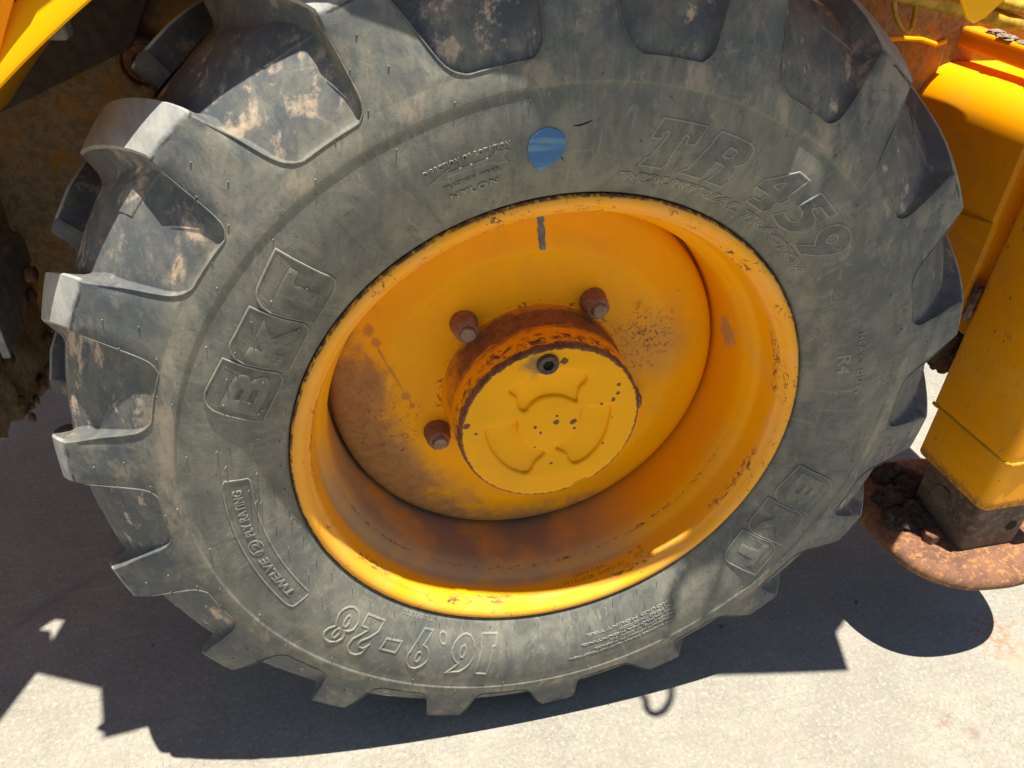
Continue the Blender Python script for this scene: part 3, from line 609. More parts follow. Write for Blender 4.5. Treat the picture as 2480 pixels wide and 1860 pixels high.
text('raised_lettering','DIRECTION OF ROTATION',114.9,102.7,.4695,.4755,h=.0016,bold=.0,sp=1.15)['label']='small words DIRECTION OF ROTATION above the arrow'
text('raised_lettering','TRACTION  WHEEL',113.2,104.5,.4445,.4490,h=.0015,sp=1.15)['label']='small words TRACTION WHEEL below the arrow'
text('raised_lettering','NYLON',112.8,105.2,.4285,.4365,h=.0017,bold=.01,sp=1.25)['label']='word NYLON under the arrow'
text('raised_lettering','HEAVY DUTY',21.2,6.6,.4630,.4710,h=.0014,sp=1.2)['label']='words HEAVY DUTY on the right of the sidewall'
text('raised_lettering','R4',16.9,12.2,.4330,.4520,h=.0011)['label']='mark R4 on the right of the sidewall'
text('raised_lettering','TUBELESS',-119.6,-128.2,.3930,.3995,h=.0009,sp=1.1)['label']='small word TUBELESS beside the rim'
# recessed ply plate drawn with its rim
fr=[]
for a in range(0,33): fr.append((.4725,176.4+a*1.0))
fr=[(.4725,177.6+a) for a in range(0,30)]+[(.4715,208.1),(.468,208.9),(.440,208.7),(.4368,208.3)]+[(.4368,208.3-a) for a in range(1,31)]+[(.4375,177.0),(.4405,176.4),(.468,176.2),(.4715,176.8)]
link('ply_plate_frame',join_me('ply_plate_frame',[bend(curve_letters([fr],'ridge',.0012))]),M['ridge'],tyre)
text('raised_lettering','TWELVE',206.2,195.3,.4490,.4620,h=.0013,bold=.015)['label']='word TWELVE in the framed plate'
text('raised_lettering','PLY RATING',189.3,178.5,.4490,.4620,h=.0013,bold=.015)['label']='words PLY RATING in the framed plate'
text('raised_lettering','12',193.6,191.0,.4500,.4610,h=.0011)['label']='number 12 ringed in the framed plate'
ring=[(.4555+.0095*math.sin(t),192.3+1.75*math.cos(t)) for t in [2*PI*i/20 for i in range(20)]]
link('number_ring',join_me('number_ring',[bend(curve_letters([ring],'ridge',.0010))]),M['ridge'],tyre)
bad=[(.3985,184.4),(.3995,187),(.3985,190.2),(.3955,191.2),(.3915,190.6),(.3900,188),(.3890,185),(.3905,183.7),(.3955,183.4)]
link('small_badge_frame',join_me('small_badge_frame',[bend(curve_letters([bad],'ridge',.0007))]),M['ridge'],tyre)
WARN=['SERIOUS INJURY MAY RESULT FROM:','TIRE FAILURE DUE TO UNDERINFLATION OR','OVERLOADING.','EXPLOSION OF TIRE/RIM ASSEMBLY DUE','TO IMPROPER MOUNTING.','ONLY SPECIALLY TRAINED PERSONS','SHOULD MOUNT TIRE.']
WARN=['SAFETY WARNING: SERIOUS INJURY MAY RESULT FROM:','TIRE FAILURE DUE TO UNDERINFLATION / OVERLOADING.','EXPLOSION OF TIRE / RIM ASSEMBLY DUE','TO IMPROPER MOUNTING.','ONLY SPECIALLY TRAINED PERSONS','SHOULD MOUNT TIRE.']
for i,(s_,d1) in enumerate(zip(WARN,(-84.6,-78.5,-74.5,-81.5,-72,-80))):
    r0=.4745-.0082*i
    text('raised_lettering',s_,-58.8+.2*i,d1,r0,r0+.0050,h=.0013,bold=.012)['label']='line of tiny moulded safety print low on the sidewall'

# vent hairs and pips left by the mould
vv=[];vf=[]
def hair(r,deg,ln,rad,up=0.0):
    y=side_y(r) if r<.5515 else None
    if y is None:
        for (a,ya),(b,yb) in zip(TOP,TOP[1:]):
            if a<=r<=b: y=ya+(yb-ya)*(r-a)/(b-a); break
    th=R(deg); p=Vector(deform(cyl(th,r,y+.0006))); out=Vector((0,-1,0))+Vector((math.cos(th),0,math.sin(th)))*(.25 if r>.55 else .0)+Vector((random.uniform(-.25,.15),0,up+random.uniform(-.1,.25)))
    out.normalize(); e=p+out*ln; a,f=tube([p,p+out*ln*.5,e],[rad*1.25,rad,rad*.75],5); b0=len(vv); vv.extend(a); vf.extend(tuple(b0+i for i in q) for q in f)
rnd=random.Random(4)
for i in range(44):
    a=-210+i*6.6+rnd.uniform(-.6,.6)
    if -205<a<-50: hair(.398+rnd.uniform(-.002,.002),a,rnd.uniform(.0070,.0100),.0005,.25)
for i in range(40):
    a=-206+i*7.1+rnd.uniform(-.8,.8)
    if -205<a<-60: hair(rnd.choice((.420,.428)),a,rnd.uniform(.0065,.0100),.0005,.25)
for a in (-178,-181,-184,-187,-190): hair(.48+rnd.uniform(-.05,.01),a,.0100,.0007,.25)
for r_,a in ((.475,161),(.43,162.5),(.478,156.5),(.437,156),(.48,151.8),(.43,151.5),(.481,146.5),(.428,145.5),(.475,142.2),(.478,137.3),(.436,139),(.45,138)): hair(r_,a,.0072,.0009,.2)
for i in range(40):
    a=i*9+rnd.uniform(-.7,.7)
    hair(.513+rnd.uniform(-.002,.002) if i%2 else .531,a,.0030,.0009)
for i in range(18):
    b=7.75+20*i
    for r_,d in ((.5575,9.0),(.585,5.4),(.622,6.6),(.598,9.0)): hair(r_,b+d+rnd.uniform(-.3,.3),.0026,.0010)
    for d in (-6,): hair(.549,b+d,.0025,.0009)
link('vent_hairs',mesh('vent_hairs',vv,vf,60),M['rubber'],tyre)['kind']='stuff'
# brushed blue paint mark, a thin coat on the wall
bl=unwrap([(.4815,97.55),(.4795,98.6),(.4740,99.65),(.4672,100.25),(.4600,100.45),(.4520,100.38),(.4460,100.12),(.4420,99.80),(.4388,99.62),(.4360,99.50),(.4352,99.28),(.4322,99.20),(.4330,99.05),(.4268,98.80),(.4292,98.60),(.4312,98.45),(.4318,98.05),(.4340,97.70),(.4352,97.10),(.4385,96.55),(.4440,95.75),(.4500,95.25),(.4580,94.90),(.4660,95.05),(.4730,95.55),(.4785,96.40)])
o=link('paint_mark',bend(curve_letters([bl],'plate',.0004),.0012,.004),M['bluepaint'],tyre); o['label']='brushed blue paint mark high on the sidewall'
# cracks in the rubber near the top
for pts in ([(.4792,94.05),(.4788,93.4),(.4792,92.89),(.4812,92.05),(.4842,91.23)],[(.462,83.9),(.4605,83.75),(.459,83.6)],[(.445,95.5),(.4425,95.35),(.440,95.2)]):
    a,f=tube([onto((*uv_of(r,d),-.0002)) for r,d in pts],[.0003]+[.0011]*(len(pts)-2)+[.0003],5)
    link('rubber_crack',mesh('rubber_crack',a,f),M['hole'],tyre)

# ---------------------------------------------------------------- rim, disc, hub
RIM=[(.3705,.030),(.3790,.010),(.3845,.0052),(.3862,.0018),(.3856,-.0018),(.3830,-.0042),(.3780,-.0052),(.3735,-.0046),(.3690,-.0016),(.3655,.0028),(.3632,.0062),(.3612,.0078),(.3594,.0095),(.3582,.0135),(.3574,.0190),(.3560,.0260),(.3545,.0340),(.3532,.0420),(.3518,.0490),(.3500,.0530),(.3470,.0560),(.3435,.0605),(.3408,.0660),(.3385,.0715),(.3362,.0760),(.3340,.0830),(.3328,.0960),(.3322,.1200),(.3318,.1900),(.3316,.2080),(.3000,.2120)]
vs,fs=lathe(RIM,288); rim=wheel_part('rim',vs,fs,M['rim'],60)
rim['label']='orange yellow wheel rim with chipped rusty flange'
DISC=[(.3230,.2050),(.3258,.1900),(.3262,.1830),(.3245,.1770),(.3215,.1730),(.3170,.1690),(.3050,.1655),(.2900,.1625),(.2740,.1590),(.2600,.1550),(.2500,.1520),(.2430,.1512),(.2360,.1525),(.2280,.1535),(.2150,.1530),(.2000,.1520),(.1700,.1505),(.1400,.1505)]
vs,fs=lathe(DISC,240); disc=wheel_part('wheel_disc',vs,fs,M['disc'],60)
disc['label']='domed orange yellow wheel disc with dried mud on its lower left'
HUB=[(.1520,.1520),(.1518,.1470),(.1500,.1440),(.1485,.1200),(.1468,.0900),(.1452,.0660),(.1445,.0560),(.1436,.0520),(.1425,.0480),(.1405,.0462),(.1380,.0475),(.0005,.0480)]
def hubfn(p):
    x,y,z=p; r=math.hypot(x,z); a=math.degrees(math.atan2(z,x))
    if -70.6<a<-59.4 and r>.131 and y<.075: s=(.1335)/r if r>.1335 else 1; return (x*s,y,z*s)
    return p
vs,fs=lathe(HUB,360,hubfn); hub=wheel_part('hub_drum',vs,fs,M['hub'],35)
hub['label']='yellow planetary hub drum with rusty rim'
cu=bpy.data.curves.new('c','CURVE'); cu.dimensions='2D'
fpo=[]
for q in range(240):
    a=q*1.5-180; fpo.append(((.1335 if -70<=a<=-60 else .1412),a))
for ci,c in enumerate([fpo]+[unwrap(c) for c in DIG['pad']]):
    s_=cu.splines.new('POLY' if ci==0 else 'BEZIER'); pts_=s_.points if ci==0 else s_.bezier_points; pts_.add(len(c)-1); s_.use_cyclic_u=True
    if ci: s_.resolution_u=4
    for q,(r,a) in zip(pts_,c):
        xy=(r*math.cos(R(a)),r*math.sin(R(a)),0); q.co=(*xy,1) if ci==0 else xy
        if ci: q.handle_left_type=q.handle_right_type='AUTO'
cu.fill_mode='BOTH'; cu.bevel_depth=.0042; cu.bevel_resolution=4; cu.offset=-.0030; cu.extrude=.0004
me=from_curve(cu)
for v in me.vertices:
    q=v.co.copy(); v.co=(q.x,.0420+.0046-q.z,q.y)
fix(me,50); o=link('face_plate',me,M['hub'],hub); o['label']='yellow hub face with three curved recesses'
# drain plug with a hex socket, and its worn seat
pc=cyl(R(97.1),.117,0)
def ringed(prof,n,c,hexin=None):
    vs=[];fs=[];k=len(prof)
    for i in range(n):
        t=2*PI*i/n
        for q,(r,y) in enumerate(prof):
            rr=r
            if hexin and q in hexin: rr=r*math.cos(PI/6)/math.cos((t%(PI/3))-PI/6)
            vs.append((c[0]+rr*math.cos(t),y,c[2]+rr*math.sin(t)))
    for i in range(n):
        j=(i+1)%n
        for a in range(k-1): fs.append((i*k+a,j*k+a,j*k+a+1,i*k+a+1))
    fs.append(tuple(i*k+k-1 for i in range(n))); return vs,fs
vs,fs=ringed([(.0165,.0440),(.0162,.0365),(.0150,.0348),(.0105,.0345),(.0090,.0352),(.0090,.0405),(.0086,.0412)],48,pc,(4,5,6))
part('drain_plug',vs,fs[:-1],M['plug'],hub,40)
vs,fs=ringed([(.0092,.0400),(.0088,.0398)],24,pc); part('plug_socket',vs,fs,M['hole'],hub,40)
vs,fs=ringed([(.0200,.0435),(.0188,.0412),(.0170,.0412),(.0165,.0440)],40,pc); part('plug_seat',vs,fs[:-1],M['hub'],hub,40)
# wheel nuts: coned rusty bodies with hex flats and the stud end in the middle
for i,a in enumerate((132.0,60.5,203.5,275.5,347.5)):
    c=cyl(R(a),.1755 if i<3 else .1725,0); ph=random.uniform(0,1); n=36; pr=[(.0215,.1525,0),(.0222,.1490,0),(.0220,.1460,.2),(.0206,.1430,.5),(.0200,.1350,.7),(.0195,.1260,.7),(.0182,.1222,.4),(.0160,.1200,0),(.0118,.1196,0),(.0112,.1215,0)]
    vs=[];fs=[];k=len(pr)
    for q in range(n):
        t=2*PI*q/n
        hx=math.cos(PI/6)/math.cos(((t+ph)%(PI/3))-PI/6)*1.06
        for r,y,hm in pr:
            rr=r*(1+(hx-1)*hm)*(1+.015*pnoise(Vector((math.cos(t)*2+i,math.sin(t)*2,y*60))))
            vs.append((c[0]+rr*math.cos(t),y,c[2]+rr*math.sin(t)))
    for q in range(n):
        j=(q+1)%n
        for b in range(k-1): fs.append((q*k+b,j*k+b,j*k+b+1,q*k+b+1))
    nut=wheel_part('wheel_nut',vs,fs,M['nut'],35)
    vs,fs=ringed([(.0110,.130),(.0110,.1145),(.0102,.1130),(.0060,.1125),(.0035,.1132)],28,c); part('stud_end',vs,fs,M['stud'],nut,40)
# small balance-weight mark near the top of the flange: bare metal strip on the flange bead
vs=[];fs=[]
for i,(r,y) in enumerate(((.3555,.0272),(.3544,.0340),(.3532,.0415),(.3518,.0485),(.3496,.0525),(.3468,.0553))):
    for d in (-.0095,-.004,.002,.0075): vs.append(cyl(R(95.8)+(d+.0012*math.sin(i*2.1))/.355*(.9-.05*i),r-.0008,y-.0004))
for i in range(5):
    for j in range(3): fs.append((i*4+j,i*4+j+1,i*4+j+5,i*4+j+4))
tick=[]
tv=[];tf=[]
def disc_y(r):
    for (a,ya),(b,yb) in zip(DISC[3:],DISC[4:]):
        if b<=r<=a: return ya+(yb-ya)*(a-r)/(a-b)
    return .155
tr=random.Random(3)
for i in range(13):
    r=.294-i*.0042; c=90.9-(i*.06); hw=1.10+tr.uniform(-.28,.20); c+=tr.uniform(-.18,.18)
    for d in (-hw,-hw*.33,hw*.33,hw): tv.append(cyl(R(c+d),r,disc_y(r)-.0007))
for i in range(12):
    for j in range(3):
        tf.append((i*4+j,i*4+j+1,i*4+j+5,i*4+j+4))
part('scraped_mark',tv,tf,M['grey'],disc)['label']='grey scraped strip at the top of the disc'
# stamping on the inside of the flange
def rimtext(body,d0,d1,y0,y1):
    cu=bpy.data.curves.new('t','FONT'); cu.body=body; cu.size=1; cu.extrude=.05; cu.offset=-.012; cu.resolution_u=2
    me=from_curve(cu); xs=[v.co.x for v in me.vertices]; ys=[v.co.y for v in me.vertices]
    x0,x1,a0,a1=min(xs),max(xs),min(ys),max(ys)
    for v in me.vertices:
        y=y1+(y0-y1)*(1-(v.co.y-a0)/(a1-a0)); r=.3574-(y-.019)*.18-.0003-(.0004 if v.co.z>0 else 0)
        v.co=cyl(R(d0+(d1-d0)*(v.co.x-x0)/(x1-x0)),r,y)
    fix(me); link('stamping',me,M['stampm'],rim)['label']='stamped characters '+body
M['stampm']=paint('stamp_enamel',(.50,.20,.010),'body',.6,.6)
rimtext('GKN USA',-79.5,-69.5,.034,.040); rimtext('W15LX28  2H92107',-83,-64.0,.024,.030); rimtext('A  8',-62,-57.5,.036,.042); rimtext('07',-60.5,-57.2,.026,.032)

# ---------------------------------------------------------------- mudguard, unseen shadow deck and the skirt above the wheel
def edge_y(a):
    K=[(60,-.075),(90,-.061),(99,-.048),(107,-.026),(110,-.018),(113,.004),(120,.014),(127,.020),(180,.020)]
    for (p,u),(q,v) in zip(K,K[1:]):
        if a<=q: return u+(v-u)*(a-p)/(q-p)
    return .02
def arc_sheet(name,prof,a0,a1,n,mat,parent):
    vs=[];fs=[];k=len(prof)
    for i in range(n+1):
        th=R(a0+(a1-a0)*i/n)
        e=edge_y(math.degrees(th))+.0125
        dg_=math.degrees(th); dr=0 if dg_<124 else GR(dg_)
        for r,y in prof: vs.append(cyl(th,r+dr,y+(e if y<.2 else 0)))
    for i in range(n):
        for a in range(k): fs.append((i*k+a,i*k+(a+1)%k,(i+1)*k+(a+1)%k,(i+1)*k+a))
    fs.append(tuple(range(k))); fs.append(tuple(n*k+a for a in range(k)))
    o=part(name,vs,fs,mat,parent,35); return o
guard=arc_sheet('mudguard',[(.7755,-.0135),(.7735,-.0105),(.7745,.0000),(.7800,.0150),(.7850,.46),(.7910,.46),(.7880,.0300),(.8090,.0120),(.8120,.0080),(.8095,.0040),(.7800,-.0125)],72,151.5,60,M['body'],LOADER); at_wheel(guard)
guard['label']='glossy yellow mudguard edge above the tyre'
fold=slab('cover_panel',[(-.556,.606),(-.569,.585),(-.581,.564),(-.592,.543),(-.612,.500),(-.70,.47),(-.70,.74),(-.52,.74)],M['frame2'],LOADER,.006,'y',.0015,(),.026); at_wheel(fold)  # deeper orange colour stands for a facet turned away from the sun
SHADOW_DECK=[(-1.75,1.9),(-1.75,-.30),(-1.02,-.16),(-.908,.055),(-.866,.158),(-.738,.096),(-.713,-.016),(-.660,-.012),(-.60,.010),(-.290,.010),(-.272,-.018),(-.18,-.035),(-.10,-.050),(-.05,-.063),(.32,-.094),(.43,-.113),(.49,-.131),(.63,-.156),(.765,-.178),(.795,-.086),(.878,-.030),(.878,.17),(.80,.20),(.80,1.9)]  # outline shaped by the shadow edges it has to cast
deck=slab('shadow_deck',SHADOW_DECK,M['body'],LOADER,.012,'z',.002,[[(.268,-.0735),(.326,-.0765),(.334,-.0665),(.276,-.0615)],[(-.862,.291),(-.843,.284),(-.855,.236),(-.862,.262),(-.886,.270)]],.806); at_wheel(deck)  # unseen sheet added to cast shadows; its slots let sun patches through
apron=slab('side_panel',[(.25,.80),(.61,.80),(.422,.614),(.406,.597),(.394,.5905),(.384,.595),(.368,.613)],M['body'],LOADER,.006,'y',.002,(),-.084); at_wheel(apron)
apron['label']='pointed yellow panel corner hanging at the upper right'
vs,fs=tube(smooth_path([(.385,-.18,1.75),(.362,-.185,1.68),(.346,-.185,1.59),(.347,-.185,1.45),(.342,-.185,1.25),(.322,-.185,1.0),(.318,-.185,.86),(.322,-.185,.806),(.334,-.185,.812),(.350,-.185,.88),(.384,-.185,1.113),(.42,-.185,1.477),(.434,-.185,1.62),(.437,-.18,1.75)],6),.0075,8)
c_=part('looped_cable',vs,fs,M['cable'],LOADER); at_wheel(c_)
arm=box('mirror_arm',(.378,-.190,1.735),(.445,.40,1.755),M['cable'],LOADER,.004); at_wheel(arm)
cabw=slab('cab_side',[(-1.0,.80),(.80,.80),(.70,2.1),(-.9,2.1)],M['body'],LOADER,.03,'y',.004,[[(-.85,.95),(.65,.95),(.58,2.0),(-.8,2.0)]],.42); at_wheel(cabw)

# ---------------------------------------------------------------- chassis behind the wheel, left
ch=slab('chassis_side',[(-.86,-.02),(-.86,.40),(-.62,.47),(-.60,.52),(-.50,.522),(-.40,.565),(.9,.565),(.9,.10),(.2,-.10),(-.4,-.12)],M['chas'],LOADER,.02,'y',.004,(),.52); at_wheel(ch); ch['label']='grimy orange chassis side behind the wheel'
vs,fs=ringed([(.040,.520),(.040,.500),(.034,.493),(.030,.500),(.026,.497),(.018,.500),(.012,.512)],36,(-.552,0,.432)); b=part('pivot_boss',vs,fs,M['rust'],ch,40)
vs,fs=tube(smooth_path([(-.600,.50,.455),(-.575,.495,.470),(-.545,.492,.468),(-.520,.492,.445),(-.515,.495,.41)],5),.007,8); part('boss_strap',vs,fs,M['dark'],ch)
# dark sheet standing in for the gloom under the deck
gus=slab('gloom_sheet',[(-.765,.372),(-.70,.400),(-.60,.445),(-.553,.467),(-.50,.56),(-.52,.72),(-.90,.72),(-.90,.44),(-.78,.455)],M['dark'],LOADER,.02,'y',.004,(),.44); at_wheel(gus)
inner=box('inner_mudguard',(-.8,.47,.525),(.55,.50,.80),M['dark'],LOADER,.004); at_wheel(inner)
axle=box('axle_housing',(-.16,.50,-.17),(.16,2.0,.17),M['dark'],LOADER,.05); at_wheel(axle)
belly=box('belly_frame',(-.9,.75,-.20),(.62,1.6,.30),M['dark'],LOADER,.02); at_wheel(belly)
# tank end wall facing the wheel, thick with dried mud
n1,n2=46,44; vs=[];fs=[]
for i in range(n1+1):
    for j in range(n2+1):
        y=.225+.575*i/n1; zb=-.045-.235*max(0,(y-.2))*1.05; zt=.50; z=zb+(zt-zb)*j/n2
        edge=math.exp(-j/3.5)
        lum=max(0,pnoise(Vector((y*14,z*14,1)))+.6*pnoise(Vector((y*40,z*40,3))))
        low=max(0,min(1,(.34-z)*3))
        x=-.815+.020*lum*low*(.35+max(0,min(1,(.5-y)*3)))+.006*pnoise(Vector((y*70,z*70,5)))+(.5-y)*-.03
        vs.append((x,y+.004*pnoise(Vector((y*50,z*50,8))),z+edge*.020*pnoise(Vector((y*30,2,4)))))
for i in range(n1):
    for j in range(n2):
        a=i*(n2+1)+j; fs.append((a,a+1,a+n2+2,a+n2+1))
b0=len(vs)
for i in range(n1+1):
    v=vs[i*(n2+1)]; vs.append((v[0]-.025,v[1],v[2]))
for i in range(n1): fs.append((i*(n2+1),(i+1)*(n2+1),b0+i+1,b0+i))
tk=part('tank_end',vs,fs,M['tank'],LOADER,70); at_wheel(tk); tk['label']='mud caked brown tank end left of the tyre'
rm=random.Random(11)
for i in range(18):
    y=rm.uniform(.30,.54); z=rm.uniform(-.10,.30) if i%2 else -.045-.24*max(0,y-.2)+rm.uniform(-.01,.05); s_=rm.uniform(.005,.012)
    o=lump('mud_clod',(-.808+rm.uniform(-.004,.006)+(.5-y)*-.03,y,z),(s_*.7,s_,s_*1.2),M['mudl'],tk,2,.5,2.0,i)
st=slab('step_bracket',[(.415,.205),(.425,.190),(.425,.150),(.30,.10),(.235,.085),(.235,.19),(.33,.20)],M['grey'],LOADER,.012,'x',.002,(),-.775); at_wheel(st)
vs,fs=ringed([(.016,0),(.016,1),(.010,1.2)],18,(0,0,0)); 
bolt=part('bracket_bolt',[(-.768+v[1]*.012,.385+v[0]*.8,.145+v[2]*.8) for v in vs],fs,M['rust'],st,30)
pb=box('lamp_bracket',(-.556,.05,.548),(-.536,.08,.585),M['pale'],LOADER,.004); at_wheel(pb)

# ---------------------------------------------------------------- rear frame, tower and stabiliser, right
def rounded_tower():
    vs=[];fs=[]; prof=[]
    # x-z outline: floor, front, big radius, top
    prof=[(1.35,.02),(.895,.02),(.880,.03),(.875,.045),(.875,.19),(.8745,.20),(.870,.21),(.870,.345)]
    for i in range(1,9):
        t=PI/2*i/8; prof.append((.870+.075*(1-math.cos(t)),.345+.075*math.sin(t)))
    prof+= [(1.35,.425)]
    ys=[.218,.224,.26,.5,.8,.806]
    k=len(prof)
    for y in ys:
        for (x,z) in prof:
            q=.006 if y in (ys[0],ys[-1]) else 0
            vs.append((x+q,y,z-q if z>.2 else z+q))
    for a in range(len(ys)-1):
        for j in range(k-1): fs.append((a*k+j,a*k+j+1,(a+1)*k+j+1,(a+1)*k+j))
    fs.append(tuple(range(k))); fs.append(tuple((len(ys)-1)*k+j for j in range(k)))
    return vs,fs
vs,fs=rounded_tower(); tw=part('slide_frame',vs,fs,M['tower'],LOADER,35); at_wheel(tw); tw['label']='yellow slide frame box behind the tyre'
vs,fs=tube([(.871,.222,.205),(.871,.30,.192),(.871,.45,.17)],.0028,6); part('weld_seam',vs,fs,M['weld'],tw)
mk=lump('packed_mud',(.955,.262,-.055),(.085,.062,.085),M['mud'],LOADER,5,.30,2.2,17); at_wheel(mk); mk['label']='dark mud packed under the slide frame beside the tyre'
lug_=slab('clamp_lug',[(.215,.03),(.300,.03),(.300,-.10),(.285,-.125),(.255,-.135),(.262,-.05),(.215,-.035)],M['frame'],LOADER,.012,'x',.002,(),1.02); at_wheel(lug_)
# rear cross beam along y
bm_=slab('frame_beam',[(.16,.434),(.50,.447),(.545,.451),(.555,.462),(.545,.486),(.50,.483),(.16,.470)],M['beam'],LOADER,.045,'x',.006,(),.955); at_wheel(bm_)
rp=slab('arched_frame_plate',[(.56,.462),(.66,.4645),(.72,.468),(.78,.4695),(.82,.468),(.855,.459),(.875,.465),(.90,.47),(.90,.60),(.56,.60)],M['chas'],LOADER,.016,'y',.002,(),.50); at_wheel(rp)  # darker chassis paint stands in for the shade inside the frame
vs,fs=tube([(.56,.490,.460),(.66,.490,.4625),(.72,.490,.466),(.78,.490,.4675),(.82,.490,.466),(.857,.490,.457),(.876,.490,.463)],.0045,8); part('plate_lip',vs,fs,M['body'],rp)
lp=box('frame_box',(.60,.52,.40),(1.4,.60,.80),M['chas'],LOADER,.01); at_wheel(lp)
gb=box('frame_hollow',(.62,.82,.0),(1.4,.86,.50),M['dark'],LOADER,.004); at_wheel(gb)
for i,(y,s_) in enumerate(((.30,.02),(.25,.024),(.20,.02),(.34,.015),(.16,.02),(.10,.022))):
    lump('grit_clod',(.945+.01*(i%2),y+.12,.478+(y-.2)*.04),(.016,s_*1.1,.006),M['grit'],bm_,3,.4,2.5,i+30)
for nm,pts,r_ in (('hydraulic_hose',[(.50,.33,.62),(.62,.31,.590),(.771,.30,.561),(.837,.305,.549),(.862,.33,.548),(.872,.40,.555),(.872,.55,.58)],.009),('hydraulic_hose',[(.55,.33,.575),(.66,.31,.556),(.759,.30,.539),(.806,.30,.529),(.840,.305,.524),(.865,.33,.522),(.872,.40,.53),(.872,.55,.56)],.011)):
    vs,fs=tube(smooth_path(pts,6),r_,12); h_=part(nm,vs,fs,M['hose'] if pts[0][0]<.8 else M['cable'],LOADER); at_wheel(h_)
vs,fs=tube(smooth_path([(.655,.41,.60),(.666,.40,.545),(.679,.40,.520),(.699,.40,.500),(.709,.40,.496),(.716,.40,.499),(.724,.41,.517),(.732,.43,.545),(.74,.45,.58)],5),.0042,8)
h_=part('hanging_wire',vs,fs,M['hose'],LOADER); at_wheel(h_)

def leg_box(name,x0,x1,y0,y1,z0,z1,rad,mat,parent,flare=0.0,n=5):
    """upright rounded box section"""
    ring=[]
    for cx,cy,s in ((x1-rad,y1-rad,0),(x0+rad,y1-rad,1),(x0+rad,y0+rad,2),(x1-rad,y0+rad,3)):
        for i in range(n+1):
            t=PI/2*(s+i/n); ring.append((cx+rad*math.cos(t),cy+rad*math.sin(t)))
    zs=[z0,z0+.003,z0+.02,(z0+z1)/2,z1-.003,z1]; k=len(ring); vs=[];fs=[]
    cx,cy=(x0+x1)/2,(y0+y1)/2
    for j,z in enumerate(zs):
        f=.985 if j in (0,len(zs)-1) else 1
        for x,y in ring: vs.append((cx+(x-cx)*f,cy+(y-cy)*f,z))
    for j in range(len(zs)-1):
        for i in range(k): fs.append((j*k+i,j*k+(i+1)%k,(j+1)*k+(i+1)%k,(j+1)*k+i))
    fs+= [tuple(range(k)),tuple((len(zs)-1)*k+i for i in range(k))]
    o=part(name,vs,fs,mat,parent,40); return o
leg=leg_box('stabiliser_casing',.868,1.075,-.020,.188,-.165,.80,.016,M['leg'],LOADER); at_wheel(leg); leg['label']='yellow vertical stabiliser leg casing'
low=leg_box('lower_casing',.8705,1.060,-.016,.178,-.287,-.160,.018,M['leg'],leg)
pts=[(.869,.183,-.167),(.869,.10,-.168),(.869,.02,-.167),(.875,-.016,-.166),(.89,-.0195,-.165),(.95,-.0195,-.164),(1.06,-.0195,-.163)]
vs,fs=tube(smooth_path(pts,6),[.0036+.0010*math.sin(i*1.9) for i in range(len(pts)*6-5)],8); part('weld_bead',vs,fs,M['weld'],leg)
box('groove_filler',(.893,.150,-.02),(.95,.235,.42),M['leg'],leg,.002)
lump('mud_clod',(.874,.195,.075),(.008,.012,.020),M['mudl'],leg,3,.5,2.3,3); lump('mud_clod',(.874,.197,.04),(.008,.010,.026),M['tank'],leg,3,.4,2.0,5)
vs,fs=ringed([(.020,0),(.020,.7),(.016,1.0),(.007,1.0),(.006,.6)],28,(0,0,0)); part('casing_bolt',[(1.035+v[0],-.0165-v[1]*.008,-.250+v[2]) for v in vs],fs,M['leg'],leg,40)
inl=leg_box('inner_leg',.884,1.020,-.004,.150,-.412,-.27,.012,M['steel'],LOADER); at_wheel(inl); inl['label']='bare grimy inner leg of the stabiliser'
vs,fs=ringed([(.0235,0),(.0235,.8),(.021,1.0),(.004,1.0)],32,(0,0,0)); part('pin_cap',[(.8845-v[1]*.005,.085+v[0],-.340+v[2]) for v in vs],fs,M['steel'],inl,40)
vs,fs=ringed([(.0125,0),(.0125,1.0)],28,(0,0,0)); part('pin_hole',[(.985+v[0],-.0042-v[1]*.0006,-.356+v[2]) for v in vs],fs,M['hole'],inl,40)
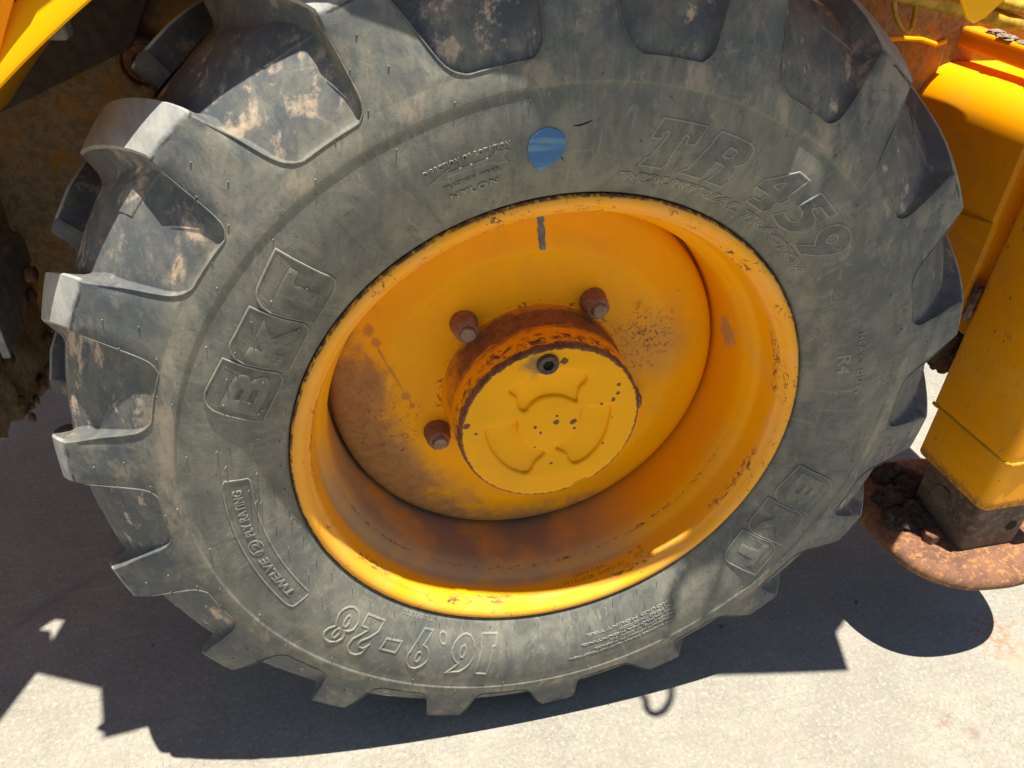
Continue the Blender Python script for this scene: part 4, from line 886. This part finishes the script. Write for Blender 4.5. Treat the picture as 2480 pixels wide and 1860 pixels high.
# dished foot pad with a rolled rim
PADC=(.945,.100)
pr=[(.0005,-.408),(.10,-.408),(.150,-.409),(.168,-.4095),(.180,-.4115),(.190,-.4160),(.1955,-.4230),(.1965,-.4310),(.1945,-.4390),(.1895,-.4450),(.182,-.4475),(.175,-.4440),(.15,-.430),(.0005,-.426)]
N_=96; vs=[];fs=[];k=len(pr)
for i in range(N_):
    t=2*PI*i/N_; sq=1+.035*math.cos(4*t-PI)   # nearly round, slightly squared
    for r,z in pr: vs.append((PADC[0]+r*sq*math.cos(t),PADC[1]+r*sq*math.sin(t),z+.0016*pnoise(Vector((math.cos(t)*3,math.sin(t)*3,r*20)))))
for i in range(N_):
    j=(i+1)%N_
    for a in range(k-1): fs.append((i*k+a,j*k+a,j*k+a+1,i*k+a+1))
pad=part('foot_pad',vs,fs,M['rust'],LOADER,60); at_wheel(pad); pad['label']='rusty dished steel stabiliser foot pad'
vs,fs=ringed([(.016,0),(.016,.9),(.014,1.0)],6,(0,0,0)); part('pad_bolt',[(.842+v[0],.035+v[2],-.409+v[1]*.022) for v in vs],fs,M['rust'],pad,30,False)
rm=random.Random(5)
gv=[];gf=[]
bm=bmesh.new()
for i in range(30):
    a=rm.uniform(R(95),R(188)); rr=rm.uniform(.05,.155); s_=rm.uniform(.014,.034)
    cx,cy=PADC[0]+rr*math.cos(a),PADC[1]+rr*math.sin(a)
    if cy<.085: s_*=.55
    if cx>.875 and -.01<cy<.16: continue
    b2=bmesh.new(); bmesh.ops.create_icosphere(b2,subdivisions=4,radius=1)
    for v in b2.verts:
        d=1+.45*pnoise(v.co*2+Vector((i*3,0,0)))+.25*pnoise(v.co*6+Vector((i,2,0)))+.12*pnoise(v.co*15+Vector((i,7,0)))
        v.co=Vector((cx+v.co.x*d*s_,cy+v.co.y*d*s_,-.410+v.co.z*d*s_*(.55 if i%3 else .95)))
    me=bpy.data.meshes.new('t'); b2.to_mesh(me); b2.free(); bm.from_mesh(me); bpy.data.meshes.remove(me)
me=bpy.data.meshes.new('caked_mud'); bm.to_mesh(me); bm.free(); me.polygons.foreach_set('use_smooth',[True]*len(me.polygons))
o=link('caked_mud',me,M['mud'],pad); o['kind']='stuff'; o['label']='dark mud piled on the pad behind the tyre'
for px,py in ((.80,.045),(.812,.022),(.828,.000),(.85,-.018),(.79,.10),(.797,.085)):
    lump('paint_flake',(px,py,-.4110),(.006,.005,.0015),M['body'],pad,2,.4,2,px*50)
